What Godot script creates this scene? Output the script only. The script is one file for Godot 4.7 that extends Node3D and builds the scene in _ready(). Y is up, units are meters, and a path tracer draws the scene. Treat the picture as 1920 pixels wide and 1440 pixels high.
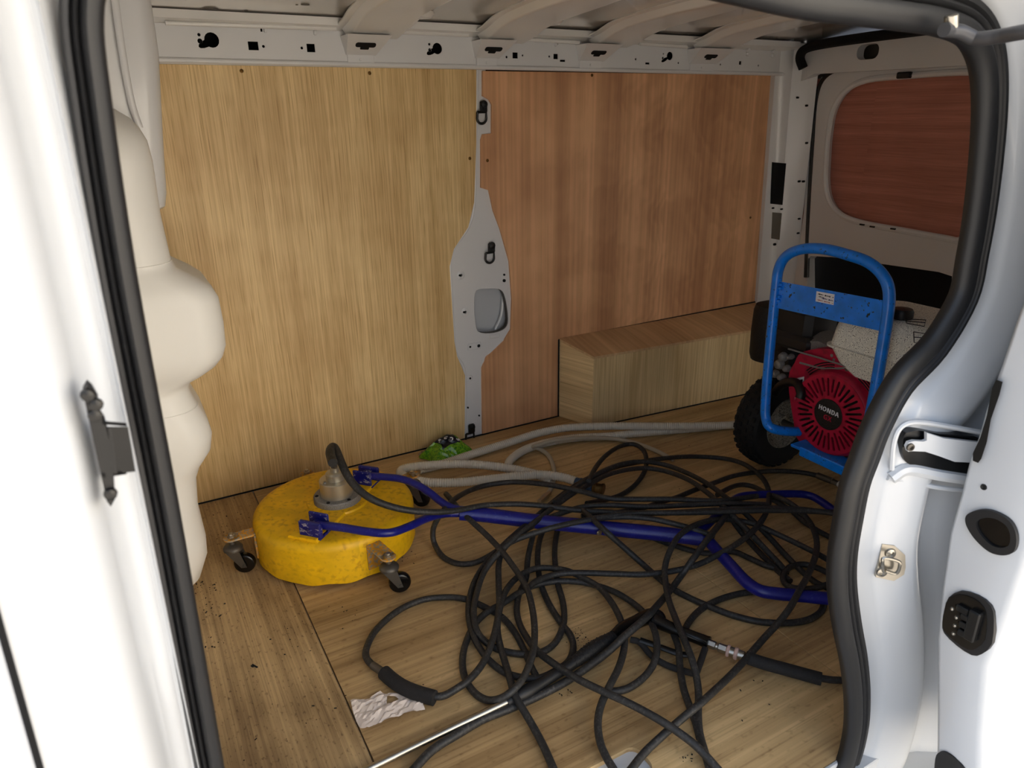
extends Node3D
# A panel van's load area seen through its open side door. World: x runs along the van to the rear doors, y is up from the
# load floor, z points out of the side door towards the viewer. Metres throughout.

const EYE := Vector3(0, 1.15, 0)
const FOCAL := 1330.0                      # focal length in pixels of the 1920 x 1440 frame
const WALL_Z := -2.228                     # face of the far plywood lining
const SEAL_Z := -0.57                      # plane of the side door opening
var RX: Vector3
var UY: Vector3
var FW: Vector3
var M := {}
var taken := {}

func _ready() -> void:
	# ---- camera
	var yaw := deg_to_rad(29.0)
	var pitch := deg_to_rad(20.8)
	var roll := deg_to_rad(-0.84)
	FW = Vector3(sin(yaw) * cos(pitch), -sin(pitch), -cos(yaw) * cos(pitch))
	var r0 := Vector3(cos(yaw), 0, sin(yaw))
	var u0 := r0.cross(FW)
	RX = r0 * cos(roll) + u0 * sin(roll)
	UY = u0 * cos(roll) - r0 * sin(roll)
	var cam := Camera3D.new()
	cam.name = "camera"
	add_child(cam)
	cam.transform = Transform3D(Basis(RX, UY, -FW), EYE)
	var fov := rad_to_deg(2.0 * atan(720.0 / FOCAL))
	var lens := CameraAttributesPhysical.new()
	lens.frustum_focal_length = 12.0 / tan(deg_to_rad(fov / 2.0))
	lens.frustum_focus_distance = 1.9
	lens.exposure_aperture = 8.0
	lens.frustum_near = 0.05
	lens.frustum_far = 200.0
	cam.attributes = lens
	cam.fov = fov
	cam.near = 0.05
	cam.far = 200.0
	cam.current = true
	# ---- sky and exposure: bright hazy daylight, the van's door side in its own shade
	var env := Environment.new()
	env.background_mode = Environment.BG_SKY
	var sky := Sky.new()
	var sm := ProceduralSkyMaterial.new()
	sm.sky_top_color = Color(0.66, 0.74, 0.86)
	sm.sky_horizon_color = Color(0.93, 0.95, 0.97)
	sm.ground_bottom_color = Color(0.62, 0.58, 0.53)
	sm.ground_horizon_color = Color(0.80, 0.77, 0.72)
	sm.sky_curve = 0.25
	sm.sun_angle_max = 0.0
	sky.sky_material = sm
	env.sky = sky
	env.background_energy_multiplier = 1.3
	env.tonemap_mode = Environment.TONE_MAPPER_LINEAR
	env.tonemap_exposure = 1.52
	env.sdfgi_enabled = true
	env.ssao_enabled = true
	env.ssil_enabled = true
	var we := WorldEnvironment.new()
	we.name = "world_environment"
	we.environment = env
	add_child(we)
	var sun := DirectionalLight3D.new()
	sun.name = "sun"
	add_child(sun)
	sun.look_at_from_position(Vector3(1.2, 5.6, -3.9), Vector3.ZERO)
	sun.light_color = Color(1.0, 0.965, 0.92)
	sun.light_energy = 5.0
	sun.light_angular_distance = 1.0
	sun.shadow_enabled = true
	# ---- the place
	make_materials()
	build_outside()
	build_floor()
	build_back_wall()
	build_ceiling()
	build_rear()
	build_left()
	build_door_frame()
	build_sliding_door()
	# ---- the things in it
	build_arch_box()
	build_tie_downs()
	build_cart()
	build_cleaner()
	build_suction_hose()
	build_pressure_hose()
	build_gun()
	build_litter()

# ------------------------------------------------------------------ placing: where a sight line meets a plane of the van
func ray(px: float, py: float) -> Vector3:
	return (FW * FOCAL + RX * (px - 960.0) - UY * (py - 720.0)).normalized()
func fl(px: float, py: float, y := 0.0) -> Vector3:
	var d := ray(px, py)
	return EYE + d * ((y - EYE.y) / d.y)
func wz(px: float, py: float, z: float) -> Vector3:
	var d := ray(px, py)
	return EYE + d * (z / d.z)
func wx(px: float, py: float, x: float) -> Vector3:
	var d := ray(px, py)
	return EYE + d * (x / d.x)
func wp(px: float, py: float, p: Vector3, n: Vector3) -> Vector3:
	var d := ray(px, py)
	return EYE + d * ((p - EYE).dot(n) / d.dot(n))
func wz2(list: Array, z: float) -> PackedVector2Array:
	var out := PackedVector2Array()
	for i in range(0, list.size(), 2):
		var p := wz(list[i], list[i + 1], z)
		out.append(Vector2(p.x, p.y))
	return out
func hz(list: Array) -> PackedVector3Array:          # triples: two sight coordinates and the height above the floor in mm
	var out := PackedVector3Array()
	for i in range(0, list.size(), 3):
		out.append(fl(list[i], list[i + 1], list[i + 2] * 0.001))
	return out

# ------------------------------------------------------------------ mesh building
class MB:
	var v := PackedVector3Array()
	var t := PackedInt32Array()
	var uv := PackedVector2Array()
	var col := PackedColorArray()
	var xf := Transform3D.IDENTITY
	var own_uv := false
	var swap_uv := false

	func add(pts: PackedVector3Array, tris: PackedInt32Array, uvs := PackedVector2Array()) -> void:
		var base := v.size()
		var q := PackedVector3Array()
		var c := Vector3.ZERO
		for p in pts:
			var w: Vector3 = xf * p
			q.append(w)
			c += w
		c /= maxf(1.0, pts.size())
		var vol := 0.0
		for i in range(0, tris.size(), 3):
			vol += (q[tris[i]] - c).dot((q[tris[i + 1]] - c).cross(q[tris[i + 2]] - c))
		v.append_array(q)
		if uvs.size() == pts.size():
			own_uv = true
			uv.append_array(uvs)
		else:
			var none := PackedVector2Array()
			none.resize(pts.size())
			none.fill(Vector2(INF, INF))
			uv.append_array(none)
		for i in range(0, tris.size(), 3):
			if vol > 0.0:
				t.append_array([base + tris[i], base + tris[i + 2], base + tris[i + 1]])
			else:
				t.append_array([base + tris[i], base + tris[i + 1], base + tris[i + 2]])

	func convex(pts: PackedVector3Array, tris: PackedInt32Array) -> void:   # each face turned outward by itself
		var c := Vector3.ZERO
		for p in pts:
			c += p
		c /= pts.size()
		var out := PackedInt32Array()
		for i in range(0, tris.size(), 3):
			var a := pts[tris[i]]
			var n := (pts[tris[i + 1]] - a).cross(pts[tris[i + 2]] - a)
			if n.dot((a + pts[tris[i + 1]] + pts[tris[i + 2]]) / 3.0 - c) > 0.0:
				out.append_array([tris[i], tris[i + 1], tris[i + 2]])
			else:
				out.append_array([tris[i], tris[i + 2], tris[i + 1]])
		add(pts, out)

	func box(c: Vector3, s: Vector3, b := 0.002, turn := Basis.IDENTITY) -> void:
		var h := s * 0.5
		var k := minf(b, minf(h.x, minf(h.y, h.z)) * 0.9)
		var pts := PackedVector3Array()
		for i in 8:
			var sg := Vector3(1 if i & 1 else -1, 1 if i & 2 else -1, 1 if i & 4 else -1)
			for a in 3:
				var e := h - Vector3(k, k, k)
				e[a] = h[a]
				pts.append(c + turn * (e * sg))
		var tr := PackedInt32Array()
		for a in 3:
			var b1 := (a + 1) % 3
			var b2 := (a + 2) % 3
			for s1 in 2:
				var f := []
				for q in [[0, 0], [1, 0], [1, 1], [0, 1]]:
					f.append(((s1 << a) | (q[0] << b1) | (q[1] << b2)) * 3 + a)
				tr.append_array([f[0], f[1], f[2], f[0], f[2], f[3]])
				for s2 in 2:
					var i0 := (s1 << a) | (s2 << b1)
					var i1 := i0 | (1 << b2)
					tr.append_array([i0 * 3 + a, i0 * 3 + b1, i1 * 3 + b1, i0 * 3 + a, i1 * 3 + b1, i1 * 3 + a])
		for i in 8:
			tr.append_array([i * 3, i * 3 + 1, i * 3 + 2])
		convex(pts, tr)

	func hexa(p: Array) -> void:      # eight corners: four of one face in order, four of the opposite face
		convex(PackedVector3Array(p), PackedInt32Array([0, 1, 2, 0, 2, 3, 4, 5, 6, 4, 6, 7, 0, 1, 5, 0, 5, 4, 1, 2, 6, 1, 6, 5, 2, 3, 7, 2, 7, 6, 3, 0, 4, 3, 4, 7]))

	func grid(rows: Array, close_u := false, close_v := false, cap := false, uvs := PackedVector2Array()) -> void:
		var nr := rows.size()
		var nc: int = rows[0].size()
		var pts := PackedVector3Array()
		for r in rows:
			pts.append_array(r)
		var tr := PackedInt32Array()
		for i in (nr if close_v else nr - 1):
			for j in (nc if close_u else nc - 1):
				var a := i * nc + j
				var b := i * nc + (j + 1) % nc
				var c := ((i + 1) % nr) * nc + j
				var d := ((i + 1) % nr) * nc + (j + 1) % nc
				tr.append_array([a, b, d, a, d, c])
		if cap:
			for e in 2:
				var row: PackedVector3Array = rows[0 if e == 0 else nr - 1]
				var m := Vector3.ZERO
				for p in row:
					m += p
				pts.append(m / nc)
				var off := 0 if e == 0 else (nr - 1) * nc
				for j in nc:
					if e == 0:
						tr.append_array([pts.size() - 1, off + (j + 1) % nc, off + j])
					else:
						tr.append_array([pts.size() - 1, off + j, off + (j + 1) % nc])
		add(pts, tr, uvs)

	func tube(path: PackedVector3Array, r: Variant, seg := 10, squash := 1.0) -> void:
		var n := path.size()
		var rows := []
		var side := Vector3.ZERO
		for i in n:
			var d := (path[mini(i + 1, n - 1)] - path[maxi(i - 1, 0)]).normalized()
			if side == Vector3.ZERO:
				side = d.cross(Vector3.UP if absf(d.y) < 0.9 else Vector3.RIGHT).normalized()
			else:
				side = (side - d * side.dot(d)).normalized()
			var up := side.cross(d)
			var rr: float = r if (r is float or r is int) else r[i]
			var row := PackedVector3Array()
			for j in seg:
				var a := TAU * j / seg
				row.append(path[i] + side * cos(a) * rr + up * sin(a) * rr * squash)
			rows.append(row)
		grid(rows, true, false, true)

	func lathe(prof: Array, seg := 24, turn := Transform3D.IDENTITY, cap := true) -> void:   # profile of (radius, height) about y
		var rows := []
		for p in prof:
			var row := PackedVector3Array()
			for j in seg:
				var a := TAU * j / seg
				row.append(turn * Vector3(cos(a) * maxf(p[0], 0.0001), p[1], sin(a) * maxf(p[0], 0.0001)))
			rows.append(row)
		grid(rows, true, not cap, cap)

	func rod(a: Vector3, b: Vector3, r: float, seg := 12, bev := 0.0) -> void:
		var d := (b - a)
		var l := d.length()
		var y := d / l
		var x := y.cross(Vector3(0.31, 0.2, 0.93)).normalized()
		var f := Transform3D(Basis(x, y, x.cross(y)), a)
		var k := bev if bev > 0.0 else minf(r * 0.12, l * 0.3)
		lathe([[r - k, 0], [r, k], [r, l - k], [r - k, l]], seg, f)

	func plate(outline: PackedVector2Array, holes: Array, z0: float, z1: float, f := Transform3D.IDENTITY) -> void:
		# a flat sheet between z0 and z1 with real holes: cut into slabs through the middle of each hole, so that no slab holds a whole one
		var k := 100.0
		var big := outline.duplicate()
		if Geometry2D.is_polygon_clockwise(big):
			big.reverse()
		var rims := [big.duplicate()]
		var hs := []
		var cuts := [-INF]
		var lo := big[0]
		var hi := big[0]
		for p in big:
			lo = Vector2(minf(lo.x, p.x), minf(lo.y, p.y))
			hi = Vector2(maxf(hi.x, p.x), maxf(hi.y, p.y))
		for h in holes:
			var q: PackedVector2Array = h.duplicate()
			if Geometry2D.is_polygon_clockwise(q):
				q.reverse()
			var back := q.duplicate()
			back.reverse()
			rims.append(back)
			var a := INF
			var z := -INF
			var sc := PackedVector2Array()
			for p in q:
				a = minf(a, p.x)
				z = maxf(z, p.x)
				sc.append(p * k)
			hs.append(sc)
			cuts.append((a + z) * 0.5)
		cuts.sort()
		cuts[0] = lo.x - 0.01
		cuts.append(hi.x + 0.01)
		var whole := PackedVector2Array()
		for p in big:
			whole.append(p * k)
		var hold := xf
		xf = hold * f
		for i in cuts.size() - 1:
			if cuts[i + 1] - cuts[i] < 1e-6:
				continue
			var slab := PackedVector2Array([Vector2(cuts[i], lo.y - 0.01) * k, Vector2(cuts[i + 1], lo.y - 0.01) * k, Vector2(cuts[i + 1], hi.y + 0.01) * k, Vector2(cuts[i], hi.y + 0.01) * k])
			var pieces: Array = Geometry2D.intersect_polygons(whole, slab)
			for h in hs:
				var next := []
				for q in pieces:
					next.append_array(Geometry2D.clip_polygons(q, h))
				pieces = next
			for q in pieces:
				var tri := Geometry2D.triangulate_polygon(q)
				for side in 2:
					var pts := PackedVector3Array()
					for p in q:
						pts.append(Vector3(p.x / k, p.y / k, z1 if side == 0 else z0))
					face(pts, tri, hold.basis * f.basis * Vector3(0, 0, 1 if side == 0 else -1) * signf(z1 - z0))
		for r in rims.size():
			var ring: PackedVector2Array = rims[r]
			for i in ring.size():
				var a := ring[i]
				var b := ring[(i + 1) % ring.size()]
				var nn := Vector2((b - a).y, -(b - a).x)
				face(PackedVector3Array([Vector3(a.x, a.y, z0), Vector3(b.x, b.y, z0), Vector3(b.x, b.y, z1), Vector3(a.x, a.y, z1)]), PackedInt32Array([0, 1, 2, 0, 2, 3]), hold.basis * f.basis * Vector3(nn.x, nn.y, 0))
		xf = hold

	func face(pts: PackedVector3Array, tris: PackedInt32Array, n: Vector3) -> void:   # flat faces that look along n
		var base := v.size()
		for p in pts:
			v.append(xf * p)
			uv.append(Vector2(INF, INF))
		for i in range(0, tris.size(), 3):
			var a := v[base + tris[i]]
			var g := (v[base + tris[i + 1]] - a).cross(v[base + tris[i + 2]] - a)
			if g.dot(n) > 0.0:
				t.append_array([base + tris[i], base + tris[i + 2], base + tris[i + 1]])
			else:
				t.append_array([base + tris[i], base + tris[i + 1], base + tris[i + 2]])

	func mesh(at: Vector3, angle := 40.0) -> ArrayMesh:
		var lim := cos(deg_to_rad(angle))
		var ids := PackedInt32Array()
		ids.resize(v.size())
		var seen := {}
		var around := []
		for i in v.size():
			var key := Vector3i((v[i] * 40000.0).round())
			if not seen.has(key):
				seen[key] = around.size()
				around.append(PackedInt32Array())
			ids[i] = seen[key]
		var fn := PackedVector3Array()
		for i in range(0, t.size(), 3):
			fn.append((v[t[i + 2]] - v[t[i]]).cross(v[t[i + 1]] - v[t[i]]))
			for k in 3:
				around[ids[t[i + k]]].append(i / 3)
		var un := PackedVector3Array()
		for n in fn:
			un.append(n.normalized())
		var pv := PackedVector3Array()
		var nv := PackedVector3Array()
		var tv := PackedVector2Array()
		for i in t.size():
			var f := i / 3
			var n0 := un[f]
			if n0 == Vector3.ZERO:
				continue
			var n := Vector3.ZERO
			for g in around[ids[t[i]]]:
				if un[g].dot(n0) >= lim:
					n += fn[g]
			var p := v[t[i]]
			pv.append(p - at)
			nv.append(n.normalized() if n != Vector3.ZERO else n0)
			var w := uv[t[i]]
			if w.x == INF:
				var m := n0.abs()
				if m.x >= m.y and m.x >= m.z:
					w = Vector2(p.z, p.y)
				elif m.y >= m.z:
					w = Vector2(p.x, p.z)
				else:
					w = Vector2(p.x, p.y)
				if swap_uv:
					w = Vector2(w.y, w.x)
			tv.append(w)
		var arr := []
		arr.resize(Mesh.ARRAY_MAX)
		arr[Mesh.ARRAY_VERTEX] = pv
		arr[Mesh.ARRAY_NORMAL] = nv
		arr[Mesh.ARRAY_TEX_UV] = tv
		var m := ArrayMesh.new()
		m.add_surface_from_arrays(Mesh.PRIMITIVE_TRIANGLES, arr)
		return m

# ------------------------------------------------------------------ nodes
func numbered(called: String) -> String:
	taken[called] = taken.get(called, -1) + 1
	return called if taken[called] == 0 else "%s_%03d" % [called, taken[called]]
func thing(called: String, label: String, category: String, at: Vector3, group := "") -> Node3D:
	var o := Node3D.new()
	o.name = numbered(called)
	add_child(o)
	o.position = at
	o.set_meta("label", label)
	o.set_meta("category", category)
	if group:
		o.set_meta("group", group)
	return o
func shell(called: String, label := "") -> Node3D:          # a piece of the setting
	var o := Node3D.new()
	o.name = called
	add_child(o)
	o.set_meta("kind", "structure")
	if label:
		o.set_meta("label", label)
	return o
func part(called: String, b: MB, mat: Material, parent: Node3D, label := "", angle := 40.0) -> MeshInstance3D:
	var m := MeshInstance3D.new()
	m.name = called
	m.mesh = b.mesh(parent.global_position, angle)
	m.material_override = mat
	if label:
		m.set_meta("label", label)
	parent.add_child(m, true)
	return m
func lettering(text: String, size: float, mat: Material, at: Transform3D, parent: Node3D, called := "lettering", deep := 0.001) -> MeshInstance3D:
	var tm := TextMesh.new()
	tm.text = text
	var f := SystemFont.new()
	f.font_names = PackedStringArray(["Droid Sans"])
	f.font_weight = 700
	tm.font = f
	tm.font_size = 32
	tm.pixel_size = size / 32.0
	tm.depth = deep
	tm.curve_step = 2.0
	var m := MeshInstance3D.new()
	m.name = called
	m.mesh = tm
	m.material_override = mat
	parent.add_child(m, true)
	m.global_transform = at
	return m
func smooth(pts: PackedVector3Array, n := 6, closed := false) -> PackedVector3Array:
	var out := PackedVector3Array()
	var c := pts.size()
	for i in (c if closed else c - 1):
		var p0 := pts[(i - 1 + c) % c] if closed or i > 0 else pts[0] * 2.0 - pts[1]
		var p1 := pts[i]
		var p2 := pts[(i + 1) % c]
		var p3 := pts[(i + 2) % c] if closed or i + 2 < c else pts[c - 1] * 2.0 - pts[c - 2]
		for k in n:
			var s := float(k) / n
			out.append(0.5 * ((2.0 * p1) + (p2 - p0) * s + (2.0 * p0 - 5.0 * p1 + 4.0 * p2 - p3) * s * s + (3.0 * p1 - p0 - 3.0 * p2 + p3) * s * s * s))
	if not closed:
		out.append(pts[c - 1])
	return out
func smooth2(pts: PackedVector2Array, n := 5, closed := true) -> PackedVector2Array:
	var q := PackedVector3Array()
	for p in pts:
		q.append(Vector3(p.x, p.y, 0))
	var out := PackedVector2Array()
	for p in smooth(q, n, closed):
		out.append(Vector2(p.x, p.y))
	return out
func rounded(x0: float, y0: float, x1: float, y1: float, r: float, n := 5) -> PackedVector2Array:
	var out := PackedVector2Array()
	for c in [[x1 - r, y1 - r, 0], [x0 + r, y1 - r, 1], [x0 + r, y0 + r, 2], [x1 - r, y0 + r, 3]]:
		for k in n + 1:
			var a: float = PI / 2 * (c[2] + float(k) / n)
			out.append(Vector2(c[0] + r * cos(a), c[1] + r * sin(a)))
	return out
func ring(cx: float, cy: float, r: float, n := 14, sx := 1.0) -> PackedVector2Array:
	var out := PackedVector2Array()
	for k in n:
		out.append(Vector2(cx + r * sx * cos(TAU * k / n), cy + r * sin(TAU * k / n)))
	return out

# ------------------------------------------------------------------ materials
func flat(c: Color, rough := 0.6, metal := 0.0, coat := 0.0) -> StandardMaterial3D:
	var m := StandardMaterial3D.new()
	m.albedo_color = c
	m.roughness = rough
	m.metallic = metal
	if coat > 0.0:
		m.clearcoat_enabled = true
		m.clearcoat = coat
		m.clearcoat_roughness = 0.12
	return m
func noise_bytes(w: int, h: int, freq: float, sd: int, oct := 3) -> PackedByteArray:
	var n := FastNoiseLite.new()
	n.seed = sd
	n.noise_type = FastNoiseLite.TYPE_SIMPLEX_SMOOTH
	n.frequency = freq
	n.fractal_octaves = oct
	return n.get_image(w, h).get_data()
func stretched(w: int, h: int, sw: int, sh: int, freq: float, sd: int, oct := 3) -> PackedByteArray:
	var n := FastNoiseLite.new()
	n.seed = sd
	n.frequency = freq
	n.fractal_octaves = oct
	var im := n.get_image(sw, sh)
	im.resize(w, h, Image.INTERPOLATE_CUBIC)
	return im.get_data()
func wood(w: int, h: int, light: Color, dark: Color, sd: int, how := {}) -> ImageTexture:
	# grain runs along v; streaks, pores, blotches, optional flame figure and dirt
	var fine := stretched(w, h, w, 10, how.get("fine", 0.22), sd, 3)
	var wide := stretched(w, h, w, 6, how.get("wide", 0.02), sd + 1, 3)
	var pore := stretched(w, h, w, h / 40, 0.35, sd + 2, 2)
	var blot := stretched(w, h, w / 8, h / 8, 0.03, sd + 3, 4)
	var kf: float = how.get("k_fine", 0.5)
	var kw: float = how.get("k_wide", 0.35)
	var kp: float = how.get("k_pore", 0.25)
	var kb: float = how.get("k_blot", 0.2)
	var figure: float = how.get("figure", 0.0)
	var dirt: float = how.get("dirt", 0.0)
	var speck := noise_bytes(w, h, 0.09, sd + 5, 4) if dirt > 0.0 else PackedByteArray()
	var out := PackedByteArray()
	out.resize(w * h * 3)
	var lr := light.r * 255.0
	var lg := light.g * 255.0
	var lb := light.b * 255.0
	var dr := dark.r * 255.0 - lr
	var dg := dark.g * 255.0 - lg
	var db := dark.b * 255.0 - lb
	var cx := w * 0.62
	for y in h:
		var fy := float(y) / h
		for x in w:
			var i := y * w + x
			var b := blot[i] / 255.0
			var s := kf * (fine[i] / 255.0 - 0.35) + kw * (wide[i] / 255.0 - 0.4) + kb * (b - 0.5)
			var p := pore[i] / 255.0
			if p > 0.62:
				s += kp * (p - 0.62) * 2.6
			if figure > 0.0:
				var ux := (x - cx) / (w * 0.16) + (b - 0.5) * 0.8
				var ring := sqrt(ux * ux + 0.08) * 4.0 + fy * 5.0 + (wide[i] / 255.0) * 1.4
				s += figure * (0.5 + 0.5 * sin(ring * 6.0)) * exp(-ux * ux * 0.35)
			if dirt > 0.0:
				var q := speck[i] / 255.0
				if q > 0.70:
					s += dirt * (q - 0.70) * 4.0
				s += dirt * 0.35 * maxf(0.0, b - 0.55) * 2.0
			s = clampf(s, -0.25, 1.6)
			out[i * 3] = clampi(int(lr + dr * s), 0, 255)
			out[i * 3 + 1] = clampi(int(lg + dg * s), 0, 255)
			out[i * 3 + 2] = clampi(int(lb + db * s), 0, 255)
	return ImageTexture.create_from_image(Image.create_from_data(w, h, false, Image.FORMAT_RGB8, out))
func scuffed(w: int, base: Color, scuff: Color, sd: int, freq: float, above: float, soft := 0.12, tint := 0.08) -> ImageTexture:
	var a := noise_bytes(w, w, freq, sd, 5)
	var b := noise_bytes(w, w, freq * 0.25, sd + 1, 3)
	var out := PackedByteArray()
	out.resize(w * w * 3)
	for i in w * w:
		var k := clampf((a[i] / 255.0 * 0.75 + b[i] / 255.0 * 0.25 - above) / soft, 0.0, 1.0)
		var c := base.lerp(scuff, k)
		var d := 1.0 + tint * (b[i] / 127.5 - 1.0)
		out[i * 3] = clampi(int(c.r * d * 255.0), 0, 255)
		out[i * 3 + 1] = clampi(int(c.g * d * 255.0), 0, 255)
		out[i * 3 + 2] = clampi(int(c.b * d * 255.0), 0, 255)
	return ImageTexture.create_from_image(Image.create_from_data(w, w, false, Image.FORMAT_RGB8, out))
func worn(name_: String, base: Color, scuff: Color, sd: int, freq: float, above: float, soft: float, per_m: float, rough := 0.5, metal := 0.0, coat := 0.0) -> void:
	var m := flat(Color.WHITE, rough, metal, coat)
	m.albedo_texture = scuffed(512, base, scuff, sd, freq, above, soft)
	m.uv1_triplanar = true
	m.uv1_scale = Vector3(per_m, per_m, per_m)
	M[name_] = m
func board(name_: String, tex: Texture2D, sx: float, sy: float, rough := 0.55, ox := 0.0, oy := 0.0) -> void:
	var m := flat(Color.WHITE, rough)
	m.albedo_texture = tex
	m.uv1_scale = Vector3(sx, sy, 1)
	m.uv1_offset = Vector3(ox, oy, 0)
	M[name_] = m
func make_materials() -> void:
	M.paint = flat(Color(0.82, 0.83, 0.84), 0.38, 0.0, 0.7)
	M.paint_in = flat(Color(0.90, 0.90, 0.90), 0.42, 0.0, 0.5)
	M.roof = flat(Color(0.93, 0.92, 0.90), 0.3, 0.0, 0.8)
	M.roof_skin = flat(Color(0.76, 0.735, 0.70), 0.22, 0.0, 1.0)
	M.mastic = flat(Color(0.42, 0.40, 0.37), 0.8)
	M.cream = flat(Color(0.945, 0.94, 0.92), 0.45)
	M.rubber = flat(Color(0.10, 0.10, 0.105), 0.5)
	M.black = flat(Color(0.02, 0.02, 0.022), 0.45)
	M.gloss_black = flat(Color(0.035, 0.035, 0.038), 0.25)
	M.bar_grey = flat(Color(0.33, 0.33, 0.34), 0.4, 0.4)
	M.cavity = flat(Color(0.012, 0.012, 0.014), 0.9)
	M.steel = flat(Color(0.70, 0.68, 0.64), 0.32, 1.0)
	M.dull_steel = flat(Color(0.42, 0.40, 0.37), 0.5, 0.8)
	M.brass = flat(Color(0.52, 0.44, 0.30), 0.4, 1.0)
	M.screw = flat(Color(0.45, 0.33, 0.17), 0.4, 1.0)
	M.white_tip = flat(Color(0.9, 0.9, 0.88), 0.5)
	M.ink = flat(Color(0.03, 0.03, 0.04), 0.6)
	M.red_ink = flat(Color(0.65, 0.08, 0.08), 0.6)
	M.blue_ink = flat(Color(0.12, 0.16, 0.40), 0.6)
	M.paper = flat(Color(0.91, 0.85, 0.80), 0.9)
	M.sticker = flat(Color(0.90, 0.90, 0.92), 0.5)
	M.render_wall = flat(Color(0.88, 0.86, 0.82), 0.9)
	M.pavement = flat(Color(0.60, 0.58, 0.55), 0.9)
	M.coupling_ring = flat(Color(0.80, 0.66, 0.60), 0.6)
	M.steel_white = flat(Color(0.80, 0.81, 0.82), 0.4)
	board("ply_pale", wood(1024, 1024, Color(0.91, 0.785, 0.56), Color(0.67, 0.51, 0.29), 11, {"fine": 0.16, "k_fine": 0.55, "wide": 0.012, "k_wide": 0.36, "k_pore": 0.8, "k_blot": 0.4}), 0.85, 0.72, 0.5)
	board("ply_red", wood(1024, 1024, Color(0.89, 0.68, 0.50), Color(0.63, 0.43, 0.29), 23, {"fine": 0.06, "k_fine": 0.42, "wide": 0.010, "k_wide": 0.5, "k_pore": 0.2, "k_blot": 0.45, "figure": 0.16}), 0.66, 0.72, 0.5, -0.72)
	board("ply_floor", wood(1024, 1024, Color(0.81, 0.68, 0.48), Color(0.46, 0.34, 0.20), 37, {"fine": 0.10, "k_fine": 0.40, "wide": 0.02, "k_wide": 0.3, "k_pore": 0.38, "k_blot": 0.45, "dirt": 0.35}), 0.6, 0.37, 0.55, 1.34, 0.0)
	board("ply_floor_dirty", wood(1024, 1024, Color(0.74, 0.62, 0.44), Color(0.38, 0.28, 0.17), 41, {"fine": 0.12, "k_fine": 0.42, "wide": 0.02, "k_wide": 0.35, "k_pore": 0.4, "k_blot": 0.5, "dirt": 0.7}), 1.1, 0.6, 0.6, 0.7, 1.34)
	board("ply_box", wood(512, 512, Color(0.90, 0.79, 0.59), Color(0.66, 0.53, 0.34), 53, {"fine": 0.2, "k_fine": 0.6, "k_wide": 0.35, "k_blot": 0.3}), 0.9, 0.9, 0.55, -1.3)
	board("ply_box_top", wood(512, 512, Color(0.84, 0.69, 0.51), Color(0.62, 0.46, 0.32), 59, {"fine": 0.1, "k_fine": 0.4, "k_wide": 0.4, "k_blot": 0.35}), 0.9, 0.9, 0.5, -1.3, 2.2)
	board("ply_window", wood(512, 512, Color(0.80, 0.53, 0.46), Color(0.60, 0.36, 0.30), 61, {"fine": 0.25, "k_fine": 0.55, "wide": 0.03, "k_wide": 0.45, "k_blot": 0.2}), 1.6, 1.6, 0.5)
	worn("yellow", Color(0.97, 0.76, 0.04), Color(0.66, 0.45, 0.05), 71, 0.028, 0.54, 0.60, 3.0, 0.5)
	worn("orange", Color(0.88, 0.58, 0.12), Color(0.35, 0.24, 0.16), 73, 0.03, 0.62, 0.10, 8.0, 0.55)
	worn("bare_orange", Color(0.86, 0.60, 0.14), Color(0.62, 0.58, 0.52), 75, 0.02, 0.52, 0.05, 10.0, 0.5)
	worn("navy", Color(0.07, 0.09, 0.47), Color(0.35, 0.38, 0.55), 77, 0.05, 0.72, 0.10, 6.0, 0.35)
	worn("navy_chipped", Color(0.06, 0.08, 0.42), Color(0.72, 0.70, 0.68), 79, 0.02, 0.70, 0.03, 6.0, 0.4)
	worn("cart_blue", Color(0.0, 0.50, 0.94), Color(0.05, 0.07, 0.10), 83, 0.03, 0.735, 0.04, 4.0, 0.35, 0.0, 0.3)
	worn("hose", Color(0.15, 0.148, 0.146), Color(0.46, 0.43, 0.40), 87, 0.05, 0.52, 0.5, 5.0, 0.55)
	worn("foam", Color(0.12, 0.115, 0.115), Color(0.24, 0.21, 0.20), 89, 0.06, 0.55, 0.4, 8.0, 0.85)
	worn("tank_white", Color(0.93, 0.92, 0.87), Color(0.07, 0.07, 0.06), 91, 0.11, 0.665, 0.05, 4.0, 0.4)
	worn("engine_red", Color(0.70, 0.06, 0.22), Color(0.34, 0.06, 0.11), 93, 0.012, 0.50, 0.7, 4.0, 0.42)
	worn("grime", Color(0.17, 0.16, 0.15), Color(0.05, 0.05, 0.05), 95, 0.05, 0.45, 0.3, 8.0, 0.6, 0.3)
	worn("cast", Color(0.56, 0.55, 0.54), Color(0.28, 0.27, 0.26), 97, 0.07, 0.50, 0.3, 10.0, 0.6, 0.2)
	worn("tyre", Color(0.030, 0.030, 0.030), Color(0.10, 0.095, 0.085), 99, 0.05, 0.55, 0.35, 6.0, 0.8)
	worn("rim", Color(0.62, 0.59, 0.53), Color(0.22, 0.20, 0.17), 101, 0.03, 0.5, 0.2, 8.0, 0.6)
	worn("blue_sleeve", Color(0.10, 0.26, 0.42), Color(0.30, 0.33, 0.33), 103, 0.04, 0.5, 0.2, 12.0, 0.6)
	var clear := flat(Color(0.84, 0.81, 0.75), 0.22)
	clear.backlight_enabled = true
	clear.backlight = Color(0.25, 0.23, 0.19)
	M.clear_hose = clear
	M.clear_rib = flat(Color(0.78, 0.76, 0.70), 0.25)
	M.thin_tube = flat(Color(0.70, 0.66, 0.58), 0.4)
	M.brushed = flat(Color(0.78, 0.75, 0.68), 0.34, 0.75)

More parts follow.
